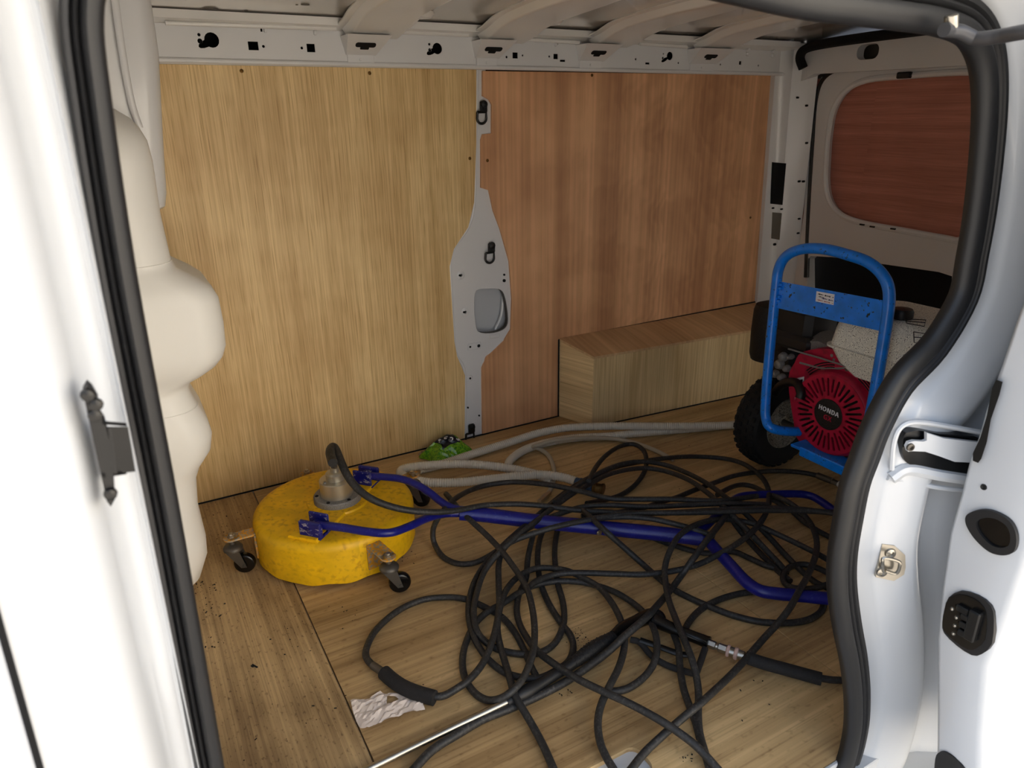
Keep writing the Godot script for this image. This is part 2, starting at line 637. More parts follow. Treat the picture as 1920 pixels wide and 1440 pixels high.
# ------------------------------------------------------------------ the van and the yard
func build_outside() -> void:
	var o := shell("ground", "pale paved yard outside the van")
	var b := MB.new()
	b.box(Vector3(0, -0.60, 0), Vector3(40, 0.10, 40), 0.0)
	part("paving", b, M.pavement, o)
	# the pale rendered house front across the yard, in full sun, that throws light into the van
	o = shell("house_front", "pale rendered house front across the yard")
	b = MB.new()
	b.box(Vector3(11.6, 2.0, 5.6), Vector3(23.0, 5.2, 0.4), 0.02)
	part("rendered_wall", b, M.render_wall, o)

func build_floor() -> void:
	var o := shell("floor")
	var b := MB.new()
	b.box(Vector3(1.0, -0.045, -1.41), Vector3(3.4, 0.06, 1.72), 0.002)
	part("steel_floor_pan", b, M.steel_white, o)
	# plywood boards with open joints
	for q in [[-0.62, 0.2485, -2.224, -0.583, "ply_floor_dirty", true], [0.2515, 1.20, -1.800, -0.583, "ply_floor", false], [1.2025, 2.66, -1.775, -0.583, "ply_floor", false], [0.2515, 2.66, -2.224, -1.803, "ply_floor", false]]:
		b = MB.new()
		b.swap_uv = not q[5]
		var x0: float = q[0]
		var x1: float = q[1]
		if q[0] == 0.2515 and q[1] == 1.20:
			# front board: a rounded cut-out shows the white steel below
			var hole := rounded(0.30, 0.735, 0.705, 0.80, 0.02)
			b.plate(PackedVector2Array([Vector2(x0, -q[3]), Vector2(1.2, -q[3]), Vector2(1.2, -q[2]), Vector2(x0, -q[2])]), [hole], -0.012, 0.0, Transform3D(Basis(Vector3.RIGHT, Vector3(0, 0, -1), Vector3(0, 1, 0)), Vector3.ZERO))
		elif q[0] == 1.2025:
			b.box(Vector3((x0 + x1) / 2, -0.006, (-1.803 + q[3]) / 2), Vector3(x1 - x0, 0.012, q[3] + 1.803), 0.0012)
		else:
			b.box(Vector3((x0 + x1) / 2, -0.006, (q[2] + q[3]) / 2), Vector3(x1 - x0, 0.012, q[3] - q[2]), 0.0012)
		part("floor_board", b, M[q[4]], o)
	# rim of the cut-out and the sill strip by the door
	b = MB.new()
	b.box(Vector3(0.5, -0.013, -0.77), Vector3(0.42, 0.004, 0.08), 0.001)
	part("white_steel_patch", b, M.paint, o, "white painted steel seen through the cut-out")
	b = MB.new()
	b.box(Vector3(0.5, -0.015, -0.578), Vector3(3.0, 0.030, 0.008), 0.002)
	part("sill_strip", b, M.steel_white, o)
	b = MB.new()
	b.box(Vector3(0.5, -0.11, -0.53), Vector3(3.4, 0.12, 0.10), 0.01)
	b.box(Vector3(0.5, -0.30, -0.50), Vector3(3.4, 0.30, 0.06), 0.01)
	part("door_sill", b, M.paint, o)

func build_back_wall() -> void:
	var o := shell("wall_back")
	var b := MB.new()
	b.box(Vector3(1.0, 0.65, -2.315), Vector3(3.4, 1.66, 0.03), 0.0)
	b.box(Vector3(1.06, 1.455, -2.275), Vector3(3.5, 0.11, 0.11), 0.0)
	part("outer_skin", b, M.paint_in, o)
	# pressed steel pillar between the two linings
	var z := -2.236
	var out := wz2([897, 122, 890, 270, 886, 380, 872, 428, 846, 468, 838, 500, 846, 640, 852, 672, 868, 705, 866, 828, 912, 818, 910, 720, 910, 692, 918, 672, 950, 640, 964, 620, 966, 560, 961, 490, 944, 430, 931, 395, 924, 352, 930, 350, 930, 180, 912, 180, 910, 122], z)
	var pocket := smooth2(wz2([893, 545, 915, 541, 935, 542, 945, 552, 951, 580, 952, 606, 942, 619, 918, 625, 896, 621, 891, 600, 889, 570], z), 3)
	var small := []
	for q in [[945, 515, 2.4], [945, 526, 3.6], [861, 516, 2.2], [869, 585, 2.2], [881, 650, 2.6], [897, 648, 4.0], [881, 709, 2.6], [877, 764, 2.2], [898, 779, 2.2]]:
		var p := wz(q[0], q[1], z)
		small.append(ring(p.x, p.y, q[2] * 0.0016, 10))
	small.append(pocket)
	b = MB.new()
	b.plate(out, small, z - 0.004, z)
	part("pillar_plate", b, M.paint_in, o)
	b = MB.new()
	var rim := []
	for d in [0.0005, -0.022]:
		var r := PackedVector3Array()
		for p in pocket:
			r.append(Vector3(p.x, p.y, z + d))
		rim.append(r)
	b.grid(rim, true)
	part("pocket_rim", b, M.dull_steel, o)
	for q in [[945, 515, 2.4], [945, 526, 3.6], [881, 650, 2.6], [897, 648, 4.0], [877, 764, 2.2], [898, 779, 2.2], [861, 516, 2.4], [869, 585, 2.4], [881, 709, 2.6]]:
		b = MB.new()
		var p := wz(q[0], q[1], z)
		b.rod(p + Vector3(0, 0, -0.006), p + Vector3(0, 0, 0.0042), q[2] * 0.0016, 12)
		part("bolt_hole", b, M.cavity, o)
	# rolled edges of the pillar pressing, and raised bosses
	for e in [[895, 128, 892, 270, 889, 380, 878, 426, 851, 467, 844, 500, 852, 640, 857, 668, 872, 704, 871, 822], [923, 357, 930, 395, 943, 432, 957, 490, 962, 560, 960, 616, 947, 637, 915, 668, 906, 690, 905, 720, 906, 814]]:
		b = MB.new()
		var pp := PackedVector3Array()
		for i in range(0, e.size(), 2):
			pp.append(wz(e[i], e[i + 1], z + 0.001))
		b.tube(smooth(pp, 5), 0.0055, 8)
		part("rolled_edge", b, M.paint_in, o)
	for q in [[864, 516, 9], [872, 585, 9], [881, 709, 7]]:
		b = MB.new()
		var p := wz(q[0], q[1], z)
		b.lathe([[q[2] * 0.0017, 0], [q[2] * 0.0013, 0.003], [q[2] * 0.0006, 0.0032], [q[2] * 0.0005, 0.0]], 18, Transform3D(Basis(Vector3.RIGHT, Vector3.BACK, Vector3.DOWN), p))
		part("pressed_boss", b, M.paint_in, o)
	var c := wz(889, 649, z)
	b = MB.new()
	b.box(c + Vector3(0, 0, 0.001), Vector3(0.055, 0.026, 0.005), 0.004)
	part("pressed_boss", b, M.paint_in, o)
	b = MB.new()
	c = wz(887, 798, z)
	b.box(c + Vector3(0, 0, 0.001), Vector3(0.024, 0.024, 0.005), 0.002)
	part("pressed_boss", b, M.paint_in, o)
	b = MB.new()
	c = wz(927, 628, z)
	b.box(c + Vector3(0, -0.004, 0.0), Vector3(0.045, 0.016, 0.008), 0.003)
	part("pressed_boss", b, M.paint_in, o)
	b = MB.new()
	c = wz(920, 580, -2.28)
	b.box(c + Vector3(0, -0.03, -0.01), Vector3(0.24, 0.30, 0.01), 0.002)
	b.tube(smooth(PackedVector3Array([wz(944, 545, -2.27), wz(940, 590, -2.27), wz(928, 618, -2.27)]), 5), 0.006, 8)
	part("inner_skin", b, M.paint, o)
	# plywood linings, cut round the pillar
	b = MB.new()
	var l := wz2([893, 128, 893, 270, 889, 380, 878, 426, 851, 467, 843, 500, 852, 640, 857, 668, 872, 704, 871, 824], WALL_Z)
	l.append(Vector2(-0.62, 0.003))
	l.append(Vector2(-0.62, 1.300))
	b.plate(l, [], WALL_Z - 0.009, WALL_Z)
	part("plywood_panel", b, M.ply_pale, o, "pale straw plywood lining with pinstripe grain")
	b = MB.new()
	l = wz2([905, 133, 905, 180, 917, 187, 922, 196, 922, 250, 905, 252, 902, 262, 902, 352, 917, 357, 925, 395, 938, 430, 955, 490, 960, 560, 958, 618, 945, 639, 912, 670, 904, 690, 904, 720, 905, 818], WALL_Z)
	var rr := wz(1428, 560, WALL_Z)
	l.append(Vector2(2.56, 0.003))
	l.append(Vector2(2.545, rr.y))
	l.append(Vector2(2.475, 1.285))
	b.plate(l, [], WALL_Z - 0.009, WALL_Z)
	part("plywood_panel", b, M.ply_red, o, "reddish brown plywood lining with flame grain")
	# dark joint along the foot of the linings
	b = MB.new()
	b.box(Vector3(1.0, 0.0015, WALL_Z + 0.001), Vector3(3.2, 0.004, 0.006), 0.0005)
	part("foot_joint", b, M.cavity, o)
	for q in [[453, 133], [693, 137], [881, 297], [914, 301], [1110, 141], [1447, 157], [1407, 408]]:
		b = MB.new()
		var p := wz(q[0], q[1], WALL_Z)
		b.lathe([[0.0055, 0.0], [0.0045, 0.0018], [0.0025, 0.0024], [0.0012, 0.0012]], 10, Transform3D(Basis(Vector3.RIGHT, Vector3.BACK, Vector3.DOWN), p))
		part("panel_screw", b, M.screw, o)
	build_rail(o)

func build_rail(o: Node3D) -> void:
	# perforated cant rail above the linings
	var z := -2.20
	var holes := []
	for q in [[397, 75, 10.5, 0], [382, 82, 5.5, 0], [375, 77, 3.6, 0], [373, 65, 2.3, 0], [820, 91, 9, 0], [806, 94, 3, 0], [805, 83, 2.2, 0], [1256, 105, 8.0, 0], [1243, 109, 2.6, 0], [1244, 101, 1.6, 0],
			[494, 87, 2.1, 0], [566, 90, 2.1, 0], [950, 107, 2.2, 0], [980, 104, 1.8, 0], [1030, 106, 1.9, 0], [1192, 111, 2.2, 0], [1272, 118, 2.0, 0], [1351, 121, 2.0, 0], [1422, 123, 2.0, 0]]:
		if q[0] == 382:
			continue
		var p := wz(q[0], q[1], z)
		holes.append(ring(p.x, p.y, q[2] * 0.00178, 16))
	for q in [[475, 86, 15, 12], [583, 90, 13, 12], [966, 104, 11, 10], [1042, 106, 10, 9], [1055, 114, 12, 3.5], [1214, 119, 11, 3.5], [1388, 118, 7, 7], [490, 56, 3, 5], [592, 60, 3, 5], [978, 79, 3, 4], [1045, 82, 3, 4]]:
		var p := wz(q[0], q[1], z)
		var hx: float = q[2] * 0.00089
		var hy: float = q[3] * 0.00089
		holes.append(PackedVector2Array([Vector2(p.x - hx, p.y - hy), Vector2(p.x + hx, p.y - hy), Vector2(p.x + hx, p.y + hy), Vector2(p.x - hx, p.y + hy)]))
	# the two arms that turn the round holes into keyholes
	for q in [[387.5, 81, 13, 5.2], [810, 96.5, 11, 4.4], [1246.5, 112, 9.5, 3.4]]:
		var p := wz(q[0], q[1], z)
		var arm := PackedVector2Array()
		for k in 12:
			var a := TAU * k / 12.0
			arm.append(Vector2(p.x, p.y) + (Vector2(cos(a) * q[2], sin(a) * q[3]) * 0.00178).rotated(0.42))
		var joined := false
		for i in holes.size():
			var u := Geometry2D.merge_polygons(holes[i], arm)
			if u.size() == 1:
				holes[i] = u[0]
				joined = true
				break
		if not joined:
			holes.append(arm)
	var b := MB.new()
	b.plate(PackedVector2Array([Vector2(-0.62, 1.300), Vector2(2.535, 1.292), Vector2(2.535, 1.372), Vector2(-0.62, 1.384)]), holes, z - 0.003, z)
	part("cant_rail", b, M.paint_in, o)
	b = MB.new()
	b.box(Vector3(0.96, 1.335, -2.288), Vector3(3.2, 0.12, 0.01), 0.0)
	part("rail_cavity", b, M.cavity, o)
	# folded lip under the rail and the return above it
	b = MB.new()
	b.tube(PackedVector3Array([Vector3(-0.62, 1.297, -2.199), Vector3(2.53, 1.288, -2.199)]), 0.0070, 10)
	b.box(Vector3(0.955, 1.294, -2.217), Vector3(3.15, 0.016, 0.02), 0.003)
	part("rail_lip", b, M.paint_in, o)
	b = MB.new()
	b.hexa([Vector3(-0.62, 1.384, -2.203), Vector3(-0.62, 1.392, -2.16), Vector3(2.535, 1.385, -2.16), Vector3(2.535, 1.372, -2.203), Vector3(-0.62, 1.394, -2.203), Vector3(-0.62, 1.412, -2.16), Vector3(2.535, 1.405, -2.16), Vector3(2.535, 1.382, -2.203)])
	part("rail_return", b, M.roof, o)
	for q in [[310, 630, 37, 48], [700, 878, 52, 60], [990, 1086, 68, 74], [1200, 1288, 76, 82]]:
		b = MB.new()
		b.tube(PackedVector3Array([wz(q[0], q[2] + 6, -2.185), wz(q[1], q[3] + 6, -2.185)]), 0.006, 10)
		part("rail_bead", b, M.roof, o)
	for q in [[497, 49], [591, 54], [978, 72], [1043, 77], [1403, 96], [1450, 99]]:
		b = MB.new()
		var p := wz(q[0], q[1], -2.193)
		b.rod(p + Vector3(0, 0.004, -0.008), p + Vector3(0, 0.004, 0.006), 0.007, 12)
		b.box(p + Vector3(0, -0.010, -0.002), Vector3(0.008, 0.012, 0.01), 0.002)
		part("rail_clip", b, M.paint_in, o)
	# brackets that carry the roof ribs: sloping face with a slot, tab below
	for q in [[631, 668, 728, 62, 93, 66], [880, 917, 960, 72, 101, 79], [1078, 1102, 1157, 82, 108, 89], [1289, 1312, 1367, 89, 112, 97]]:
		var x0 := wz(q[0] + 14, q[3], -2.16).x
		var x1 := wz(q[2], q[5], -2.16).x
		var top := 1.366
		var low := 1.318
		b = MB.new()
		b.hexa([Vector3(x0, top, -2.20), Vector3(x1, top, -2.20), Vector3(x1, top, -2.125), Vector3(x0, top, -2.125), Vector3(x0 + 0.012, low, -2.20), Vector3(x1 - 0.03, low, -2.20), Vector3(x1 - 0.03, low, -2.192), Vector3(x0 + 0.012, low, -2.192)])
		part("rib_bracket", b, M.paint_in, o)
		b = MB.new()
		b.box(Vector3((x0 + x1) / 2 - 0.01, low - 0.012, -2.197), Vector3(x1 - x0 - 0.05, 0.028, 0.004), 0.0015)
		b.lathe([[0.004, 0], [0.003, 0.003]], 8, Transform3D(Basis(Vector3.RIGHT, Vector3.BACK, Vector3.DOWN), Vector3((x0 + x1) / 2 - 0.012, low - 0.012, -2.195)))
		part("bracket_tab", b, M.paint_in, o)
		b = MB.new()
		var n := Vector3(0, -0.067, 0.048).normalized()
		var m := Vector3((x0 + x1) / 2 - 0.005, (top + low) / 2, -2.1585)
		var bas := Basis(Vector3.RIGHT, n.cross(Vector3.RIGHT), n)
		b.plate(rounded(-0.030, -0.009, 0.030, 0.009, 0.007), [], 0.0, 0.0012, Transform3D(bas, m + n * 0.0))
		b.plate(rounded(-0.014, -0.018, 0.012, -0.006, 0.003), [], 0.0, 0.0012, Transform3D(bas, m))
		part("bracket_slot", b, M.cavity, o)

func roof_y(z: float) -> float:
	var s := (z + 1.4) / 0.78
	return 1.385 + 0.042 * (1.0 - s * s)

func build_ceiling() -> void:
	var o := shell("ceiling")
	var rows := []
	var up := []
	for i in 13:
		var z := -2.24 + 1.74 * i / 12.0
		var r := PackedVector3Array()
		var u := PackedVector3Array()
		for j in 9:
			var x := -0.65 + 3.35 * j / 8.0
			r.append(Vector3(x, roof_y(z) + 0.026, z))
			u.append(Vector3(x, roof_y(z) + 0.06, z))
		rows.append(r)
		up.append(u)
	var b := MB.new()
	b.grid(rows)
	part("roof_skin", b, M.roof_skin, o)
	b = MB.new()
	b.grid(up)
	part("outer_roof", b, M.paint, o)
	# hat section ribs across the van
	for x0 in [0.705, 1.135, 1.555, 2.02, -0.18]:
		b = MB.new()
		var rr := []
		for i in 25:
			var z := -2.185 + 1.55 * i / 24.0
			var y := roof_y(z) - 0.022 * (1.0 - smoothstep(-2.17, -2.0, z))
			var w := 0.054 + 0.012 * smoothstep(0.0, 0.12, absf(z + 1.65)) + 0.012 * smoothstep(0.0, 0.1, absf(z + 1.05))
			var c: float = x0 + 0.062
			var r := PackedVector3Array()
			for q in [[-w - 0.030, 0.024], [-w - 0.012, 0.021], [-w, 0.004], [-w + 0.005, 0.0], [w - 0.005, 0.0], [w, 0.004], [w + 0.012, 0.021], [w + 0.030, 0.024], [w + 0.03, 0.028], [-w - 0.03, 0.028]]:
				r.append(Vector3(c + q[0], y + q[1], z))
			rr.append(r)
		b.grid(rr, true, false, true)
		part("roof_rib", b, M.roof, o)
		for z in [-1.98, -1.70, -1.42, -1.14, -0.9]:
			b = MB.new()
			b.box(Vector3(x0 - 0.018, roof_y(z) + 0.023, z), Vector3(0.016, 0.003, 0.05), 0.001)
			part("rib_slot", b, M.cavity, o)
		b = MB.new()
		for z in [-2.07]:
			b.lathe([[0.034, 0.0], [0.036, -0.006], [0.026, -0.016], [0.0, -0.018]], 20, Transform3D(Basis.IDENTITY, Vector3(x0 + 0.17, roof_y(z) + 0.027, z)))
		part("roof_dimple", b, M.roof, o)
	# mastic pads on the skin
	for q in [[392, 5, 13, 8], [391, 23, 11, 4], [365, 6, 3, 4], [365, 25, 3, 2], [572, 4, 7, 6], [556, 4, 2, 4], [588, 26, 3, 4], [820, 32, 8, 6], [802, 38, 2, 2], [494, 30, 2, 3], [460, 8, 3, 3]]:
		b = MB.new()
		var p := fl(q[0], q[1], 1.428)
		b.lathe([[q[2] * 0.0016, 0.02], [q[2] * 0.0016, roof_y(p.z) + 0.024 - p.y]], 12, Transform3D(Basis.IDENTITY, p))
		part("mastic_pad", b, M.mastic, o)
	# header above the side door
	b = MB.new()
	b.box(Vector3(0.8, 1.355, -0.64), Vector3(3.3, 0.13, 0.10), 0.012)
	b.box(Vector3(0.8, 1.40, -0.52), Vector3(3.6, 0.16, 0.12), 0.02)
	part("door_header", b, M.paint, o)

func build_rear() -> void:
	var o := shell("wall_right")
	# rear corner pillar: two faces that turn from the side wall to the door opening
	var b := MB.new()
	b.hexa([Vector3(2.455, 1.40, -2.205), Vector3(2.53, 1.40, -2.185), Vector3(2.585, 0.0, -2.175), Vector3(2.53, 0.0, -2.215), Vector3(2.455, 1.40, -2.30), Vector3(2.53, 1.40, -2.30), Vector3(2.60, 0.0, -2.30), Vector3(2.53, 0.0, -2.30)])
	part("corner_pillar", b, M.paint_in, o)
	b = MB.new()
	b.hexa([Vector3(2.53, 1.40, -2.186), Vector3(2.60, 1.40, -2.115), Vector3(2.635, 0.0, -2.105), Vector3(2.585, 0.0, -2.176), Vector3(2.60, 1.40, -2.26), Vector3(2.66, 1.40, -2.16), Vector3(2.69, 0.0, -2.16), Vector3(2.66, 0.0, -2.26)])
	part("door_jamb", b, M.paint_in, o)
	var pp0 := Vector3(2.4925, 1.40, -2.195)
	var pn := (Vector3(2.53, 1.40, -2.185) - Vector3(2.455, 1.40, -2.205)).cross(Vector3(2.585, 0.0, -2.175) - Vector3(2.53, 1.40, -2.185)).normalized()
	if pn.dot(EYE - pp0) < 0:
		pn = -pn
	for q in [[1448, 304, 1480, 307, 1475, 385, 1445, 382], [1448, 398, 1471, 400, 1469, 451, 1446, 447]]:
		b = MB.new()
		var f := []
		for i in range(0, 8, 2):
			f.append(wp(q[i], q[i + 1], pp0, pn))
		var mid: Vector3 = (f[0] + f[2]) * 0.5
		var nn: Vector3 = (f[1] - f[0]).cross(f[3] - f[0]).normalized()
		if nn.dot(EYE - mid) < 0:
			nn = -nn
		var g := []
		for p in f:
			g.append(p + pn * 0.004)
		for p in f:
			g.append(p - pn * 0.006)
		b.hexa(g)
		part("pillar_opening", b, M.cavity if q[1] == 304 else M.dull_steel, o)
	for q in [[1451, 390, 2], [1467, 392, 2], [1454, 458, 3], [1500, 340, 2.4], [1508, 340, 2.4], [1500, 410, 2.2], [1498, 437, 2.2], [1514, 198, 2.4], [1514, 268, 2.4], [1497, 183, 2.2]]:
		b = MB.new()
		var p := wx(q[0], q[1], 2.51 if q[0] < 1480 else 2.56)
		b.lathe([[q[2] * 0.0018, 0], [q[2] * 0.0018, 0.01]], 10, Transform3D(Basis(Vector3(0, 0, 1), Vector3(-0.75, 0, 0.66), Vector3(0, 1, 0)).orthonormalized(), p))
		part("pillar_hole", b, M.cavity, o)
	# header beam over the rear doors
	b = MB.new()
	var beam := PackedVector2Array([Vector2(0.48, 1.275), Vector2(2.10, 1.285), Vector2(2.18, 1.25), Vector2(2.20, 1.36), Vector2(2.14, 1.385), Vector2(0.48, 1.395)])
	var hp := wx(1627, 97, 2.56)
	b.plate(beam, [rounded(-hp.z - 0.045, hp.y - 0.026, -hp.z + 0.045, hp.y + 0.026, 0.022)], -0.04, 0.0, Transform3D(Basis(Vector3(0, 0, -1), Vector3(0, 1, 0), Vector3(-1, 0, 0)).orthonormalized(), Vector3(2.56, 0, 0)))
	part("rear_header", b, M.paint_in, o)
	b = MB.new()
	b.box(Vector3(2.65, 1.34, -1.35), Vector3(0.02, 0.14, 1.74), 0.0)
	b.plate(rounded(1.375, 1.285, 1.40, 1.40, 0.005), [], 0.0, 0.002, Transform3D(Basis(Vector3(0, 0, -1), Vector3(0, 1, 0), Vector3(-1, 0, 0)), Vector3(2.5, 0, 0)))
	part("header_cavity", b, M.dull_steel, o)
	b = MB.new()
	b.tube(smooth(PackedVector3Array([wx(1763, 52, 2.52), wx(1640, 68, 2.52), wx(1545, 82, 2.52), wx(1510, 92, 2.52), wx(1500, 108, 2.53), wx(1506, 128, 2.54)]), 6), 0.018, 8)
	part("dark_gap", b, M.cavity, o)
	# rear door leaf with its boarded-up window
	var d := shell("door_1")
	b = MB.new()
	var f3 := Transform3D(Basis(Vector3(0, 0, -1), Vector3(0, 1, 0), Vector3(-1, 0, 0)), Vector3(2.62, 0, 0))
	var win := PackedVector2Array()
	for q in [[1549, 300], [1553, 250], [1562, 205], [1585, 170], [1625, 150], [1700, 142], [1800, 135], [1850, 140], [1874, 170], [1880, 250], [1868, 350], [1840, 430], [1800, 450], [1773, 447], [1690, 432], [1620, 419], [1578, 404], [1556, 380], [1548, 345]]:
		var p := wx(q[0], q[1], 2.62)
		win.append(Vector2(-p.z, p.y))
	win = smooth2(win, 4)
	var low := PackedVector2Array()
	for q in [[1513, 487], [1520, 480], [1560, 482], [1640, 493], [1760, 510], [1785, 518], [1786, 640], [1700, 800], [1515, 700]]:
		var p := wx(q[0], q[1], 2.62)
		low.append(Vector2(-p.z, p.y))
	var leaf := PackedVector2Array()
	for q in [[1507, 400], [1516, 260], [1524, 185], [1540, 145], [1580, 124], [1660, 112], [1813, 100], [1990, 90]]:
		var p := wx(q[0], q[1], 2.62)
		leaf.append(Vector2(-p.z, p.y))
	leaf.append(Vector2(0.9, 1.26))
	leaf.append(Vector2(0.9, 0.0))
	leaf.append(Vector2(2.12, 0.0))
	b.plate(leaf, [win, low], -0.05, 0.0, f3)
	part("door_leaf", b, M.paint_in, d)
	b = MB.new()
	var lip := PackedVector3Array()
	for p in win:
		lip.append(Vector3(2.622, p.y, -p.x))
	lip.append(lip[0])
	b.tube(lip, 0.012, 8)
	part("window_flange", b, M.paint_in, d)
	b = MB.new()
	b.swap_uv = true
	b.box(Vector3(2.655, 1.0, -1.5), Vector3(0.008, 0.75, 1.5), 0.0)
	part("window_board", b, M.ply_window, d, "reddish brown plywood board over the window")
	b = MB.new()
	b.box(Vector3(2.74, 0.35, -1.5), Vector3(0.02, 0.75, 1.5), 0.0)
	part("door_cavity", b, M.cavity, d)
	b = MB.new()
	b.box(Vector3(2.76, 0.65, -1.4), Vector3(0.03, 1.9, 1.9), 0.0)
	part("outer_panel", b, M.paint, d)
	b = MB.new()
	var p1 := wx(1696, 141, 2.61)
	b.box(p1, Vector3(0.02, 0.022, 0.055), 0.004)
	part("trim_clip", b, M.gloss_black, d)
	b = MB.new()
	p1 = wx(1825, 112, 2.60)
	b.box(p1, Vector3(0.02, 0.03, 0.07), 0.004)
	part("trim_clip", b, M.gloss_black, d)
	b = MB.new()
	for q in [[1617, 421], [1636, 425], [1675, 429]]:
		p1 = wx(q[0], q[1], 2.61)
		b.box(p1, Vector3(0.012, 0.006, 0.02), 0.001)
		part("trim_clip", b, M.gloss_black, d)
		b = MB.new()
	b = MB.new()
	var gp := PackedVector3Array()
	for q in [[1512, 520], [1517, 400], [1525, 270], [1532, 185], [1549, 144], [1588, 126], [1660, 116], [1813, 103], [1990, 93]]:
		gp.append(wx(q[0], q[1], 2.625))
	b.tube(smooth(gp, 5), 0.011, 8)
	part("door_gap_seal", b, M.gloss_black, d)

func build_left() -> void:
	# flat white bulkhead panel behind the moulded tank
	var o := shell("wall_left")
	var b := MB.new()
	var rows := []
	for q in [[1.46, 0.178], [1.40, 0.173], [1.29, 0.170], [1.12, 0.149], [0.985, 0.134], [0.955, 0.126], [0.94, 0.100], [0.935, 0.05]]:
		var r := PackedVector3Array()
		r.append(Vector3(-0.62, q[0], -1.90))
		for k in 7:
			var a := PI / 2 * (1.0 - k / 6.0)
			r.append(Vector3(q[1] - 0.04 + 0.04 * cos(a), q[0], -1.945 + 0.04 * sin(a)))
		r.append(Vector3(q[1], q[0], -2.22))
		rows.append(r)
	b.grid(rows)
	part("bulkhead_panel", b, M.paint_in, o)
	b = MB.new()
	b.tube(smooth(PackedVector3Array([wz(213, -20, -1.895), wz(228, 90, -1.895), wz(246, 190, -1.895), wz(262, 240, -1.895)]), 6), 0.008, 10)
	part("bulkhead_seam", b, M.paint_in, o)
	b = MB.new()
	b.box(Vector3(-0.70, 0.60, -1.40), Vector3(0.04, 1.9, 1.8), 0.0)
	part("cab_bulkhead", b, M.paint_in, o)
	# moulded tank
	var t := thing("moulded_tank", "tall cream white moulded plastic tank with stepped bulges, standing behind the left door seal", "tank", Vector3(-0.15, 0.0, -1.8))
	b = MB.new()
	var lay := []
	var prof := [[0.004, 0.000], [0.02, 0.012], [0.05, 0.040], [0.113, 0.064], [0.16, 0.068], [0.255, 0.064], [0.33, 0.072], [0.362, 0.085], [0.405, 0.114], [0.446, 0.123], [0.48, 0.119], [0.505, 0.110], [0.55, 0.094], [0.566, 0.092], [0.582, 0.098], [0.60, 0.130], [0.619, 0.157], [0.64, 0.174], [0.665, 0.183], [0.72, 0.186], [0.775, 0.184], [0.80, 0.174], [0.822, 0.148], [0.845, 0.112], [0.862, 0.104], [0.96, 0.100], [1.07, 0.104], [1.11, 0.101], [1.135, 0.092], [1.155, 0.078], [1.172, 0.055], [1.184, 0.025], [1.192, -0.02]]
	for q in prof:
		var x: float = q[1]
		var zf := -1.665 + (x - 0.10) * 0.45
		var rc := 0.065
		if q[0] > 1.10:
			zf -= (q[0] - 1.10) * 0.8
		var r := PackedVector3Array()
		for k in 9:
			var a := PI / 2 * (1.0 - k / 8.0)
			r.append(Vector3(x - rc + rc * cos(a), q[0] + 0.10 * (x - 0.03) * (1.0 - sin(a)) * 0.0, zf - rc + rc * sin(a)))
		r.append(Vector3(x, q[0], -1.885))
		r.append(Vector3(-0.58, q[0], -1.885))
		r.append(Vector3(-0.58, q[0], zf))
		lay.append(r)
	b.grid(lay, true, false, true)
	part("tank_body", b, M.cream, t, "", 70.0)
	for y in [0.862, 0.522]:
		b = MB.new()
		var x := 0.1045
		var zf := -1.665 + (x - 0.10) * 0.45
		var pp := PackedVector3Array([Vector3(-0.3, y, zf + 0.0005)])
		for k in 9:
			var a := PI / 2 * (1.0 - k / 8.0)
			pp.append(Vector3(x - 0.065 + 0.0655 * cos(a), y, zf - 0.065 + 0.0655 * sin(a)))
		b.tube(pp, 0.0013, 6)
		part("mould_line", b, M.cream, t)

func seal_line() -> PackedVector3Array:
	var r := PackedVector3Array()
	for q in [[1545, 1500], [1588, 1440], [1607, 1375], [1611, 1310], [1605, 1240], [1592, 1170], [1583, 1100], [1584, 1040], [1595, 970], [1607, 910], [1625, 860], [1648, 800], [1692, 720], [1757, 650], [1810, 560], [1828, 480], [1842, 400], [1854, 300], [1861, 200], [1858, 120], [1842, 66], [1812, 32], [1760, 12], [1690, 0], [1600, -14], [1500, -30]]:
		r.append(wz(q[0], q[1], SEAL_Z))
	r.append(Vector3(0.45, 1.286, SEAL_Z))
	r.append(Vector3(0.16, 1.285, SEAL_Z))
	r.append(Vector3(0.07, 1.272, SEAL_Z))
	r.append(Vector3(0.022, 1.24, SEAL_Z))
	for q in [[147, 20], [166, 200], [209, 480], [254, 720], [301, 960], [345, 1200], [389, 1440], [408, 1540]]:
		r.append(wz(q[0], q[1], SEAL_Z))
	r.append(Vector3(-0.014, 0.05, SEAL_Z))
	r.append(Vector3(0.0, -0.01, SEAL_Z))
	r.append(Vector3(0.06, -0.045, SEAL_Z))
	r.append(Vector3(0.5, -0.05, SEAL_Z))
	r.append(Vector3(0.9, -0.05, SEAL_Z))
	return smooth(r, 5, true)

